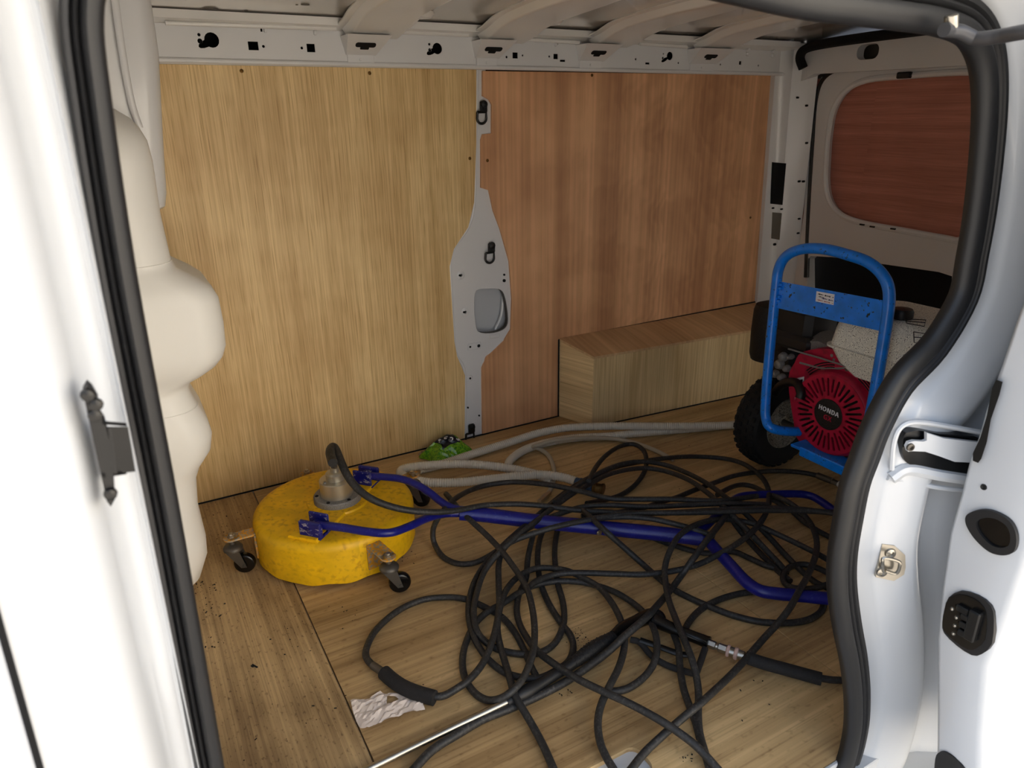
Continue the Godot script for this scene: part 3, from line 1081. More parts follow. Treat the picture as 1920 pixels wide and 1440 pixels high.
func build_door_frame() -> void:
	var line := seal_line()
	var n := line.size()
	var t := thing("door_seal", "thick black rubber seal running round the whole side door opening", "door seal", Vector3(0.5, 0.0, SEAL_Z))
	var rows := []
	var jamb := []
	for i in n:
		var d := (line[(i + 1) % n] - line[(i - 1 + n) % n]).normalized()
		var out := Vector3(d.y, -d.x, 0)          # away from the opening
		var p := line[i]
		var k := clampf((p.x - 0.02) / 0.25, 0.0, 1.0)
		var w := lerpf(0.46, 1.0, k)
		if i == 0:
			pass
		var r := PackedVector3Array()
		for q in [[-0.024, -0.014], [-0.031, -0.004], [-0.030, 0.005], [-0.022, 0.012], [-0.010, 0.014], [-0.003, 0.010], [-0.001, 0.004], [0.001, 0.009], [0.004, 0.011], [0.007, 0.009], [0.009, 0.005], [0.012, 0.010], [0.018, 0.010], [0.023, 0.004], [0.023, -0.006], [0.010, -0.012]]:
			r.append(p + out * q[0] * w + Vector3(0, 0, q[1] * lerpf(0.8, 1.0, k)))
		rows.append(r)
		if p.x > 0.3 and p.y > -0.04:
			var j := PackedVector3Array()
			var wide := 1.0 - 0.55 * smoothstep(1.0, 1.25, p.y)
			for q in [[0.012, -0.03], [0.016, -0.012], [0.030, -0.006], [0.044, 0.000], [0.050, 0.010], [0.056, 0.016], [0.085, 0.032], [0.108, 0.040], [0.122, 0.040], [0.134, 0.034], [0.146, 0.025], [0.160, 0.022], [0.180, 0.030], [0.21, 0.050], [0.26, 0.056]]:
				j.append(p + out * q[0] * wide + Vector3(0, 0, q[1]))
			jamb.append(j)
	var b := MB.new()
	b.grid(rows, true, true)
	part("seal_profile", b, M.rubber, t, "", 50.0)
	# rear jamb of the opening (painted pillar)
	var o := shell("trim_1")
	b = MB.new()
	b.grid(jamb)
	part("rear_jamb", b, M.paint, o, "", 60.0)
	b = MB.new()
	b.box(Vector3(1.9, 0.6, -0.53), Vector3(1.3, 1.75, 0.04), 0.0)
	part("rear_quarter_panel", b, M.paint, o)
	# front jamb: the steps of the painted pillar beside the left run of the seal
	var f := shell("trim_2")
	var js := []
	var ys := [1.45, 1.3, 1.1, 0.9, 0.75, 0.6, 0.45, 0.3, 0.1, -0.15]
	for y in ys:
		var x := lerpf(-0.012, 0.006, clampf(y / 1.25, 0.0, 1.0)) - 0.0125
		var r := PackedVector3Array()
		for q in [[0.012, -0.60], [0.004, -0.588], [0.0, -0.572], [-0.003, -0.566], [-0.005, -0.560], [-0.0065, -0.566], [-0.010, -0.567], [-0.018, -0.560], [-0.024, -0.548], [-0.027, -0.530], [-0.032, -0.514], [-0.040, -0.502], [-0.052, -0.496], [-0.070, -0.492], [-0.10, -0.488], [-0.3, -0.48]]:
			r.append(Vector3(x + q[0], y, q[1]))
		js.append(r)
	b = MB.new()
	b.grid(js)
	part("front_jamb", b, M.paint, f, "", 35.0)
	b = MB.new()
	var g0 := wz(-18, 1110, -0.486)
	var g1 := wz(86, 1480, -0.486)
	b.tube(PackedVector3Array([g0, (g0 + g1) * 0.5, g1]), 0.0022, 8)
	part("panel_gap", b, M.cavity, f)
	b = MB.new()
	b.box(Vector3(-0.66, 0.5, -0.50), Vector3(0.8, 2.0, 0.03), 0.0)
	part("front_panel", b, M.paint, f)
	# black latch striker bolted to the front jamb
	var l := thing("latch_catch", "black plastic latch catch fixed to the left door pillar", "latch", wz(205, 850, -0.505))
	b = MB.new()
	var z0 := -0.505
	var plate := wz2([155, 735, 163, 722, 172, 730, 184, 750, 184, 778, 196, 790, 206, 830, 214, 900, 216, 935, 208, 950, 200, 940], z0)
	b.plate(plate, [], z0 - 0.012, z0)
	part("back_plate", b, M.black, l)
	b = MB.new()
	for yy in [[793, 798, 790], [893, 888, 882]]:
		b.hexa([wz(192, yy[0] - 4, z0 + 0.002), wz(236, yy[1] - 5, z0 - 0.016), wz(238, yy[1] + 1, z0 - 0.016), wz(193, yy[0] + 3, z0 + 0.002), wz(192, yy[0] - 4, z0 - 0.02), wz(236, yy[1] - 5, z0 - 0.03), wz(238, yy[1] + 1, z0 - 0.03), wz(193, yy[0] + 3, z0 - 0.02)])
	b.hexa([wz(188, 800, z0 - 0.008), wz(240, 800, z0 - 0.018), wz(254, 884, z0 - 0.018), wz(204, 890, z0 - 0.008), wz(188, 800, z0 - 0.02), wz(240, 800, z0 - 0.026), wz(254, 884, z0 - 0.026), wz(204, 890, z0 - 0.02)])
	b.hexa([wz(202, 802, z0 + 0.0), wz(209, 802, z0 + 0.0), wz(220, 888, z0 + 0.0), wz(213, 888, z0 + 0.0), wz(202, 802, z0 - 0.016), wz(209, 802, z0 - 0.016), wz(220, 888, z0 - 0.016), wz(213, 888, z0 - 0.016)])
	part("catch_pocket", b, M.black, l)
	for q in [[164, 740], [180, 758], [178, 778], [207, 925]]:
		b = MB.new()
		var p := wz(q[0], q[1], z0)
		b.lathe([[0.0045, 0], [0.004, 0.003], [0.002, 0.0035]], 10, Transform3D(Basis(Vector3.RIGHT, Vector3.BACK, Vector3.DOWN), p))
		part("screw", b, M.gloss_black, l)
	build_jamb_fittings(o)

func build_jamb_fittings(o: Node3D) -> void:
	# recess with the door's swing arm
	var b := MB.new()
	var k0 := wz(1632, 840, SEAL_Z) + Vector3(0.056, 0, 0.0205)
	var kd := Vector3(0.132, 0, 0.052).normalized()
	var kn := Vector3(-0.052, 0, 0.132).normalized()
	var kf := Transform3D(Basis(kd, Vector3.UP, kn), k0)
	var pocket := PackedVector2Array()
	for q in [[1693, 815], [1706, 808], [1722, 806], [1760, 812], [1850, 826], [1850, 900], [1780, 888], [1720, 874], [1698, 866], [1690, 850]]:
		var p: Vector3 = kf.affine_inverse() * wp(q[0], q[1], k0, kn)
		pocket.append(Vector2(p.x, p.y))
	pocket = smooth2(pocket, 3)
	b.plate(pocket, [], -0.02, 0.003, kf)
	part("arm_pocket", b, M.gloss_black, o)
	b = MB.new()
	var pp := PackedVector3Array()
	for q in [[1672, 880], [1676, 830], [1690, 800], [1720, 792], [1780, 800], [1860, 815]]:
		pp.append(wp(q[0], q[1], k0, kn))
	b.tube(smooth(pp, 5), 0.0042, 8)
	pp = PackedVector3Array()
	for q in [[1670, 896], [1700, 880], [1760, 890], [1840, 902]]:
		pp.append(wp(q[0], q[1], k0 + kn * 0.001, kn))
	b.tube(smooth(pp, 5), 0.010, 8)
	pp = PackedVector3Array()
	for q in [[1664, 896], [1700, 902], [1760, 914], [1822, 920]]:
		pp.append(wp(q[0], q[1], k0, kn))
	b.tube(smooth(pp, 5), 0.004, 8)
	part("pocket_moulding", b, M.paint, o)
	var t := thing("check_strap", "white painted metal check strap reaching from the black pocket to the sliding door", "check strap", wz(1760, 845, -0.46))
	b = MB.new()
	var z := 0.0
	var arm := PackedVector2Array()
	var al := [1700, 838, 1704, 830, 1714, 827, 1732, 828, 1738, 826, 1738, 812, 1770, 822, 1838, 830, 1834, 868, 1790, 866, 1760, 855, 1735, 847, 1712, 846, 1703, 847]
	for i in range(0, al.size(), 2):
		var p: Vector3 = kf.affine_inverse() * wp(al[i], al[i + 1], k0 + kn * 0.014, kn)
		arm.append(Vector2(p.x, p.y))
	b.plate(arm, [], 0.008, 0.014, kf)
	part("arm_plate", b, M.paint, t)
	b = MB.new()
	var c := wp(1706, 838, k0 + kn * 0.014, kn)
	b.lathe([[0.0062, 0], [0.0058, 0.003], [0.0030, 0.004], [0.0028, 0.001]], 14, Transform3D(Basis(kd, kn, Vector3.DOWN), c))
	part("pivot_bolt", b, M.dull_steel, t)
	# loop striker
	var s := thing("door_striker", "bright steel loop striker plate on the white rear door pillar", "striker", wz(1668, 1055, -0.50))
	var sp := []
	for q in [[1653, 1019], [1676, 1022], [1696, 1040], [1697, 1062], [1694, 1076], [1675, 1088], [1641, 1081]]:
		sp.append(q)
	var sn := Vector3(-0.016, 0, 0.029).normalized()
	var s0 := wz(1583, 1055, SEAL_Z) + Vector3(0.075, 0, 0.0275)
	var tilt := Transform3D(Basis(Vector3(0.029, 0, 0.016).normalized(), Vector3.UP, sn), s0)
	var plate := PackedVector2Array()
	for q in sp:
		var p: Vector3 = tilt.affine_inverse() * wp(q[0], q[1], s0, sn)
		plate.append(Vector2(p.x, p.y))
	b = MB.new()
	b.plate(plate, [], -0.004, 0.002, tilt)
	part("striker_plate", b, M.steel, s)
	b = MB.new()
	var lp := PackedVector3Array()
	for q in [[1657, 1072, 0.004], [1655, 1056, 0.016], [1658, 1046, 0.016], [1684, 1052, 0.016], [1687, 1062, 0.016], [1680, 1075, 0.010], [1660, 1070, 0.010]]:
		lp.append(wp(q[0], q[1], s0 + sn * q[2], sn))
	b.tube(smooth(lp, 4), 0.0028, 8)
	part("striker_loop", b, M.steel, s)
	for q in [[1669, 1037], [1653, 1072]]:
		b = MB.new()
		b.lathe([[0.009, 0], [0.008, 0.003], [0.005, 0.004], [0.004, 0.002], [0.0015, 0.003]], 16, Transform3D(Basis(tilt.basis.x, sn, -tilt.basis.y), wp(q[0], q[1], s0 + sn * 0.002, sn)))
		part("striker_screw", b, M.steel, s)
	# upper roller arm at the top corner of the opening
	var u := thing("roller_arm", "dark grey bent roller arm of the sliding door at the top right corner", "roller arm", wz(1800, 65, -0.53))
	b = MB.new()
	var ap := PackedVector3Array()
	for q in [[1770, 56, -0.535], [1783, 57, -0.535], [1800, 59, -0.53], [1815, 66, -0.525], [1828, 72, -0.52], [1845, 72, -0.51], [1880, 67, -0.49], [1925, 59, -0.46], [1990, 50, -0.43]]:
		ap.append(wz(q[0], q[1], q[2]))
	b.tube(smooth(ap, 5), 0.0078, 12)
	part("arm_bar", b, M.bar_grey, u)
	b = MB.new()
	b.rod(wz(1783, 54, -0.535), wz(1784, 28, -0.535), 0.0075, 16)
	part("roller_pin", b, M.steel, u)

func build_sliding_door() -> void:
	# the open sliding door: its leading edge faces the viewer, its skin runs off to the right
	var o := shell("door_2")
	var xd := 1.02
	var inner := []
	for q in [[1748, 1520], [1755, 1440], [1756, 1330], [1757, 1200], [1766, 1100], [1780, 1000], [1800, 930], [1815, 870], [1835, 815], [1850, 760], [1875, 690], [1900, 615], [1930, 530], [1960, 440]]:
		inner.append(wx(q[0], q[1], xd))
	inner.append(Vector3(xd, 1.16, -0.475))
	inner.append(Vector3(xd, 1.36, -0.50))
	var rows := []
	for p in inner:
		var y: float = p.y
		# thickness of the leaf follows the bulge of the body side
		var th := 0.072 + 0.034 * smoothstep(0.30, 0.56, y)
		var r := PackedVector3Array()
		r.append(Vector3(xd + 1.4, y, p.z - 0.0))
		r.append(Vector3(xd + 0.02, y, p.z - 0.004))
		r.append(Vector3(xd + 0.004, y, p.z))
		r.append(Vector3(xd, y, p.z + 0.006))
		r.append(Vector3(xd - 0.003, y, p.z + th * 0.5))
		r.append(Vector3(xd, y, p.z + th - 0.012))
		r.append(Vector3(xd + 0.006, y, p.z + th - 0.003))
		r.append(Vector3(xd + 0.014, y, p.z + th))
		r.append(Vector3(xd + 1.4, y, p.z + th + 0.01))
		rows.append(r)
	var b := MB.new()
	b.grid(rows)
	part("door_leaf", b, M.paint, o, "", 50.0)
	# fittings let into the leading edge
	var side := Transform3D(Basis(Vector3(0, 0, 1), Vector3(0, 1, 0), Vector3(-1, 0, 0)), Vector3(xd - 0.002, 0, 0))
	var cup := thing("guide_cup", "black oval guide cup let into the sliding door edge, upper right", "door fitting", wx(1865, 995, xd))
	var ol := PackedVector2Array()
	for q in [[1816, 972], [1822, 960], [1845, 953], [1872, 957], [1900, 975], [1912, 1002], [1908, 1030], [1888, 1038], [1862, 1032], [1838, 1012], [1822, 990]]:
		var p := wx(q[0], q[1], xd)
		ol.append(Vector2(p.z, p.y))
	ol = smooth2(ol, 4)
	var m := Vector2.ZERO
	for p in ol:
		m += p
	m /= ol.size()
	var inn := PackedVector2Array()
	for p in ol:
		inn.append(m + (p - m) * 0.66 + Vector2(0.004, 0.001))
	b = MB.new()
	b.plate(ol, [inn], 0.0, 0.007, side)
	part("cup_rim", b, M.rubber, cup)
	b = MB.new()
	b.plate(inn, [], 0.0, 0.003, side)
	part("cup_hollow", b, M.gloss_black, cup)
	var lat := thing("contact_block", "black electrical contact block in an angular plate on the sliding door edge", "door fitting", wx(1820, 1165, xd))
	ol = PackedVector2Array()
	for q in [[1775, 1140], [1783, 1118], [1806, 1106], [1838, 1114], [1862, 1134], [1868, 1160], [1864, 1205], [1845, 1224], [1826, 1226], [1798, 1208], [1774, 1184], [1771, 1165]]:
		var p := wx(q[0], q[1], xd)
		ol.append(Vector2(p.z, p.y))
	var small := smooth2(ol, 2)
	m = Vector2.ZERO
	for p in small:
		m += p
	m /= small.size()
	b = MB.new()
	b.plate(small, [], -0.004, 0.004, side)
	part("contact_plate", b, M.rubber, lat)
	b = MB.new()
	inn = PackedVector2Array()
	for p in small:
		inn.append(m + (p - m) * 0.86 + Vector2(-0.004, 0))
	b.plate(inn, [], 0.0, 0.0055, side)
	part("contact_recess", b, M.gloss_black, lat)
	for q in [[1795, 1142, 1808], [1803, 1158, 1815], [1800, 1173, 1813], [1797, 1188, 1811]]:
		var p0 := wx(q[0], q[1], xd - 0.008)
		var p1 := wx(q[2] + 12, q[1], xd - 0.008)
		b = MB.new()
		b.box((p0 + p1) * 0.5, Vector3(0.012, 0.0105, absf(p1.z - p0.z)), 0.0015)
		part("contact_finger", b, M.black, lat)
		b = MB.new()
		b.lathe([[0.003, 0], [0.0025, 0.002], [0.0, 0.003]], 10, Transform3D(Basis(Vector3(0, 0, 1), Vector3(-1, 0, 0), Vector3(0, 1, 0)), p0 + Vector3(-0.006, 0, -0.004)))
		part("contact_pin", b, M.steel, lat)
	b = MB.new()
	var q0 := wx(1826, 1172, xd - 0.009)
	b.box(q0, Vector3(0.016, 0.052, 0.016), 0.002)
	part("contact_housing", b, M.black, lat)
	var cap := thing("blanking_cap", "black blanking cap at the foot of the sliding door edge", "door fitting", wx(1780, 1430, xd))
	ol = PackedVector2Array()
	for q in [[1755, 1460], [1757, 1420], [1765, 1408], [1780, 1410], [1800, 1425], [1815, 1450], [1812, 1500], [1760, 1500]]:
		var p := wx(q[0], q[1], xd)
		ol.append(Vector2(p.z, p.y))
	b = MB.new()
	b.plate(smooth2(ol, 3), [], -0.004, 0.003, side)
	part("cap_plate", b, M.black, cap)
	var bz := thing("bump_stop", "long black rubber bump strip along the sliding door's inner edge", "bump strip", wx(1850, 790, xd - 0.01))
	var e := []
	for q in [[1868, 712, 1880, 716], [1860, 728, 1874, 740], [1850, 780, 1858, 786], [1838, 820, 1850, 830], [1824, 850, 1840, 860], [1824, 864, 1834, 868]]:
		var r := PackedVector3Array()
		for k in 2:
			r.append(wx(q[k * 2], q[k * 2 + 1], xd - 0.012))
		for k in [1, 0]:
			r.append(wx(q[k * 2], q[k * 2 + 1], xd + 0.01))
		e.append(r)
	b = MB.new()
	b.grid(e, true, false, true)
	part("bump_rubber", b, M.black, bz)
	var plug := MB.new()
	plug.lathe([[0.0048, 0], [0.0042, 0.002], [0.0018, 0.001]], 14, Transform3D(Basis(Vector3(0, 0, 1), Vector3(-1, 0, 0), Vector3(0, 1, 0)), wx(1845, 913, xd - 0.001)))
	part("edge_screw", plug, M.black, o)

# ------------------------------------------------------------------ things
func build_arch_box() -> void:
	var t := thing("wheel_arch_box", "long plywood box built over the wheel arch against the right lining", "box", Vector3(1.85, 0, -2.1))
	var x0 := 1.449
	var x1 := 1.502
	var xr := 2.52
	var zb := WALL_Z + 0.001
	var zf := -1.991
	var zl := -2.068
	var yb := 0.322
	var yf := 0.284
	var b := MB.new()
	var a0 := Vector3(x0, 0.001, zb)
	var a1 := Vector3(x1, 0.001, zl)
	var c0 := Vector3(x0, yb, zb)
	var c1 := Vector3(x1, yf, zl)
	var e := 0.009
	b.hexa([a1, Vector3(xr, 0.001, zf), Vector3(xr, yf - 0.002, zf), Vector3(x1, yf - 0.002, zl), a1 + Vector3(0, 0, -e), Vector3(xr, 0.001, zf - e), Vector3(xr, yf - 0.002, zf - e), Vector3(x1, yf - 0.002, zl - e)])
	part("front_board", b, M.ply_box, t)
	b = MB.new()
	b.swap_uv = true
	b.hexa([a0, a1 + Vector3(-0.001, 0, 0.0), c1 + Vector3(-0.001, 0, 0), c0, a0 + Vector3(e, 0, 0), a1 + Vector3(e, 0, -0.003), c1 + Vector3(e, 0, -0.003), c0 + Vector3(e, 0, 0)])
	part("end_board", b, M.ply_box, t)
	b = MB.new()
	b.hexa([c0 + Vector3(-0.003, 0, 0), c1 + Vector3(-0.004, 0.0, 0.004), Vector3(xr, yf, zf + 0.004), Vector3(xr, yb, zb), c0 + Vector3(-0.003, e, 0), c1 + Vector3(-0.004, e, 0.004), Vector3(xr, yf + e, zf + 0.004), Vector3(xr, yb + e, zb)])
	part("lid_board", b, M.ply_box_top, t)
	b = MB.new()
	b.tube(PackedVector3Array([c0 + Vector3(-0.004, e * 0.5, 0.002), Vector3(xr, yb + e + 0.002, zb + 0.002)]), 0.003, 6)
	b.tube(PackedVector3Array([a0 + Vector3(-0.003, 0, 0.002), c0 + Vector3(-0.004, 0.005, 0.002)]), 0.003, 6)
	b.tube(PackedVector3Array([a1 + Vector3(0, 0.001, 0.003), Vector3(xr, 0.002, zf + 0.003)]), 0.0025, 6)
	part("dark_joint", b, M.cavity, t)

func build_tie_downs() -> void:
	for q in [[905, 203, 207, 232, "black tie-down ring at the top of the steel pillar between the two plywood panels"], [920, 466, 471, 493, "black tie-down ring halfway down the pillar, above the open pocket"], [883, 804, 816, 830, "black tie-down ring at the foot of the pillar, next to the floor"]]:
		var p := wz(q[0], q[1], -2.232)
		var low := wz(q[0] - 1.5, q[3], -2.222)
		var t := thing("tie_down_ring", q[4], "tie-down ring", p, "tie-down rings on the pillar")
		var b := MB.new()
		b.box(p + Vector3(0, 0.004, 0.007), Vector3(0.026, 0.038, 0.014), 0.005)
		b.lathe([[0.013, 0], [0.011, 0.006], [0.0, 0.009]], 14, Transform3D(Basis(Vector3.RIGHT, Vector3.BACK, Vector3.DOWN), p + Vector3(0, 0.012, 0.010)))
		part("ring_mount", b, M.black, t)
		b = MB.new()
		var hgt := p.y - 0.012 - low.y
		var pp := PackedVector3Array()
		for k in 15:
			var a := PI + PI * k / 14.0
			pp.append(Vector3(low.x + 0.017 * cos(a), low.y + 0.017 + 0.017 * sin(a), low.z))
		pp.insert(0, Vector3(low.x - 0.016, p.y - 0.012, p.z + 0.012))
		pp.append(Vector3(low.x + 0.016, p.y - 0.012, p.z + 0.012))
		pp.append(Vector3(low.x - 0.016, p.y - 0.012, p.z + 0.012))
		b.tube(pp, 0.0042, 8)
		part("ring", b, M.black, t)

func build_cart() -> void:
	var xf := 1.68
	var t := thing("pressure_washer", "blue wheeled pressure washer with a red petrol engine by the rear doors", "pressure washer", Vector3(1.85, 0, -1.25))
	# bent tube frame
	var fp := PackedVector3Array([Vector3(2.30, 0.195, wx(1458, 812, xf).z + 0.03), Vector3(1.90, 0.200, wx(1458, 812, xf).z + 0.03), Vector3(1.76, 0.208, wx(1455, 812, xf).z + 0.012)])
	for q in [[1448, 803], [1436, 783], [1436, 745], [1443, 660], [1455, 540], [1461, 502], [1476, 479], [1505, 467], [1545, 467], [1590, 478], [1628, 492], [1655, 516], [1667, 548], [1663, 600], [1645, 710], [1630, 790], [1616, 860]]:
		fp.append(wx(q[0], q[1], xf))
	var rz := wx(1616, 870, xf).z
	fp.append(Vector3(1.78, 0.195, rz + 0.0))
	fp.append(Vector3(2.30, 0.195, rz))
	var b := MB.new()
	b.tube(smooth(fp, 6), 0.0148, 14)
	part("tube_frame", b, M.cart_blue, t)
	b = MB.new()
	var cb := []
	for x in [xf - 0.003, xf + 0.003]:
		for q in [[1459, 527], [1660, 564], [1652, 621], [1455, 577]]:
			cb.append(wx(q[0], q[1], x))
	b.hexa(cb)
	var bar := part("cross_plate", b, M.cart_blue, t)
	for q in [[1464, 533], [1463, 540], [1461, 556], [1460, 564], [1661, 572], [1659, 600]]:
		b = MB.new()
		b.lathe([[0.007, -0.003], [0.006, 0.003], [0.0, 0.005]], 8, Transform3D(Basis.IDENTITY, wx(q[0], q[1], xf - 0.006)))
		part("weld_bead", b, M.cart_blue, bar)
	b = MB.new()
	var sk := []
	for x in [xf - 0.0045, xf - 0.0025]:
		for q in [[1531, 546], [1565, 552], [1563, 572], [1529, 565]]:
			sk.append(wx(q[0], q[1], x))
	b.hexa(sk)
	var st := part("maker_sticker", b, M.sticker, bar, "small white sticker with lettering")
	var face := Basis(Vector3(0, 0, 1), Vector3(0, 1, 0), Vector3(-1, 0, 0))
	# the print is too small to read: rows of dark, blue and reddish marks
	for q in [[1534, 551, 1563, 558, 0.0030, M.ink], [1535, 556, 1546, 558, 0.0020, M.ink], [1541, 559, 1561, 564, 0.0028, M.blue_ink], [1533, 562, 1561, 569, 0.0018, M.red_ink]]:
		b = MB.new()
		var e0 := wx(q[0], q[1], xf - 0.0047)
		var e1 := wx(q[2], q[3], xf - 0.0047)
		var along := (e1 - e0).normalized()
		var wide := e0.distance_to(e1)
		var s := 0.0
		var k := 0
		while s < wide:
			var w: float = 0.0022 + 0.0024 * absf(sin(k * 2.3))
			if k % 5 != 4:
				b.box(e0 + along * (s + w * 0.5), Vector3(w, q[4] * (1.0 + 0.4 * sin(k * 1.7)), 0.0005), 0.0001, Basis(along, Vector3.UP, along.cross(Vector3.UP)))
			s += w + 0.0009
			k += 1
		part("print_line", b, q[5], st).set_meta("kind", "stuff")
	# tray
	b = MB.new()
	b.box(Vector3(2.0, 0.188, (fp[0].z + rz) * 0.5), Vector3(0.60, 0.010, absf(fp[0].z - rz) - 0.01), 0.003)
	b.box(Vector3(1.705, 0.182, (fp[0].z + rz) * 0.5 + 0.01), Vector3(0.012, 0.03, absf(fp[0].z - rz) - 0.06), 0.003)
	part("tray", b, M.cart_blue, t)
	# wheels with knobbly tyres
	for s in 2:
		var zc := -1.505 if s == 0 else -0.93
		var xc := 1.865
		var wheel_at := Transform3D(Basis(Vector3.RIGHT, Vector3.BACK, Vector3.DOWN), Vector3(xc, 0.164, zc))
		b = MB.new()
		b.lathe([[0.086, -0.038], [0.095, -0.046], [0.125, -0.053], [0.146, -0.049], [0.156, -0.036], [0.158, -0.012], [0.158, 0.012], [0.156, 0.036], [0.146, 0.049], [0.125, 0.053], [0.095, 0.046], [0.086, 0.038]], 40, wheel_at, false)
		var w := part("wheel", b, M.tyre, t, "black knobbly pneumatic tyre")
		b = MB.new()
		for k in 34:
			for u in [[-0.034, 0.0], [-0.012, 0.5], [0.012, 0.0], [0.034, 0.5]]:
				var a: float = TAU * (k + u[1]) / 34.0
				var rr := 0.159 if absf(u[0]) < 0.02 else 0.1555
				b.box(wheel_at * Vector3(cos(a) * rr, u[0], sin(a) * rr), Vector3(0.010, 0.012, 0.016), 0.001, wheel_at.basis * Basis(Vector3.UP, -a))
		part("tread_block", b, M.tyre, w).set_meta("kind", "stuff")
		b = MB.new()
		b.lathe([[0.004, 0.030], [0.022, 0.030], [0.024, 0.012], [0.060, 0.006], [0.076, 0.020], [0.084, 0.040], [0.089, 0.044], [0.090, 0.038], [0.082, 0.0], [0.082, -0.03], [0.004, -0.03]], 32, wheel_at)
		part("rim", b, M.rim, w)
	b = MB.new()
	b.rod(Vector3(1.865, 0.164, -1.52), Vector3(1.865, 0.164, -0.92), 0.011)
	part("axle", b, M.dull_steel, t)
	# engine: shroud, recoil cover, head, air cleaner, tank
	var xe := 1.735
	var c := wx(1553, 777, xe)
	b = MB.new()
	var out := PackedVector2Array()
	for q in [[1478, 712], [1490, 680], [1505, 660], [1560, 655], [1640, 690], [1662, 720], [1660, 800], [1648, 880], [1560, 874], [1500, 830], [1488, 790]]:
		var p := wx(q[0], q[1], xe + 0.03)
		out.append(Vector2(p.z, p.y))
	b.plate(smooth2(out, 3), [], -0.11, -0.03, Transform3D(face, Vector3(xe, 0, 0)))
	part("fan_shroud", b, M.engine_red, t, "dark red engine shroud")
	var outer := 0.128
	b = MB.new()
	var slots := []
	for k in 36:
		var a := TAU * k / 36.0
		var r0 := 0.058 if k % 2 == 0 else 0.070
		var r1 := 0.108
		var dir := Vector2(cos(a), sin(a))
		var nn := Vector2(-dir.y, dir.x) * 0.0036
		var cc := Vector2(c.z, c.y)
		slots.append(PackedVector2Array([cc + dir * r0 - nn, cc + dir * (r0 - 0.003), cc + dir * r0 + nn, cc + dir * r1 + nn, cc + dir * (r1 + 0.003), cc + dir * r1 - nn]))
	b.plate(ring(c.z, c.y, 0.121, 56), slots, -0.006, 0.0, Transform3D(face, Vector3(xe, 0, 0)))
	b.lathe([[0.118, -0.0005], [0.124, -0.004], [0.128, -0.012], [0.132, -0.034], [0.128, -0.034], [0.120, -0.006]], 48, Transform3D(Basis(Vector3(0, 0, 1), Vector3(-1, 0, 0), Vector3(0, 1, 0)), Vector3(xe, c.y, c.z)), false)
	var rec := part("recoil_cover", b, M.engine_red, t, "red slotted recoil starter cover")
	b = MB.new()
	b.rod(Vector3(xe + 0.014, c.y, c.z), Vector3(xe + 0.025, c.y, c.z), 0.117, 40)
	part("fan_screen", b, M.grime, rec)
	b = MB.new()
	b.lathe([[0.047, -0.004], [0.047, 0.002], [0.044, 0.0035], [0.0, 0.0035]], 36, Transform3D(Basis(Vector3(0, 0, 1), Vector3(-1, 0, 0), Vector3(0, 1, 0)), Vector3(xe, c.y, c.z)))
	part("emblem_disc", b, M.grime, rec)
	lettering("HONDA", 0.0195, M.sticker, Transform3D(face * Basis(Vector3.BACK, -0.06), Vector3(xe - 0.0042, c.y + 0.013, c.z + 0.002)), rec)
	lettering("GX", 0.021, M.engine_red, Transform3D(face * Basis(Vector3.BACK, -0.06), Vector3(xe - 0.0042, c.y - 0.010, c.z + 0.002)), rec)
	# curved louvres round the cover
	for q in [[0.55, 1.15, 3], [1.75, 2.45, 3], [-0.75, -0.15, 2], [-1.45, -0.95, 2]]:
		for k in q[2]:
			b = MB.new()
			var rr: float = 0.135 + 0.0075 * k
			var pp := PackedVector3Array()
			for i in 9:
				var a: float = lerpf(q[0], q[1], i / 8.0)
				pp.append(Vector3(xe + 0.030, c.y + rr * sin(a), c.z + rr * cos(a)))
			b.tube(pp, 0.0022, 6)
			part("louvre", b, M.cavity, t)
	for q in [[0.2, 0.139], [1.45, 0.142], [2.7, 0.137]]:
		b = MB.new()
		b.lathe([[0.007, 0], [0.006, 0.004], [0.003, 0.005]], 10, Transform3D(Basis(Vector3(0, 0, 1), Vector3(-1, 0, 0), Vector3(0, 1, 0)), Vector3(xe + 0.029, c.y + q[1] * sin(q[0]), c.z + q[1] * cos(q[0]))))
		part("cover_bolt", b, M.dull_steel, t)
	for q in [[1494, 709, 1508, 706, 1506, 735, 1492, 735], [1490, 745, 1504, 747, 1501, 761, 1491, 758]]:
		b = MB.new()
		var p := []
		for x in [xe + 0.024, xe + 0.031]:
			for i in range(0, 8, 2):
				p.append(wx(q[i], q[i + 1], x))
		b.hexa(p)
		part("engine_label", b, M.sticker, t)
	b = MB.new()
	for q in [[1496, 713, 1505, 711, 1504, 721, 1495, 723]]:
		var p := []
		for x in [xe + 0.022, xe + 0.026]:
			for i in range(0, 8, 2):
				p.append(wx(q[i], q[i + 1], x))
		b.hexa(p)
	part("label_print", b, M.ink, t)
	b = MB.new()
	b.box(wx(1478, 690, 1.90), Vector3(0.12, 0.18, 0.13), 0.02)
	part("cylinder_cowl", b, M.rubber, t)
	# crankcase and cylinder behind, grey
	b = MB.new()
	b.box(Vector3(1.97, 0.29, c.z + 0.01), Vector3(0.26, 0.18, 0.24), 0.02)
	b.box(Vector3(1.93, 0.36, c.z - 0.10), Vector3(0.18, 0.14, 0.12), 0.015)
	for k in 6:
		b.box(Vector3(1.93, 0.31 + 0.018 * k, c.z - 0.155), Vector3(0.17, 0.004, 0.05), 0.001)
	part("engine_block", b, M.cast, t)
	b = MB.new()
	var p0 := wx(1520, 668, 1.775)
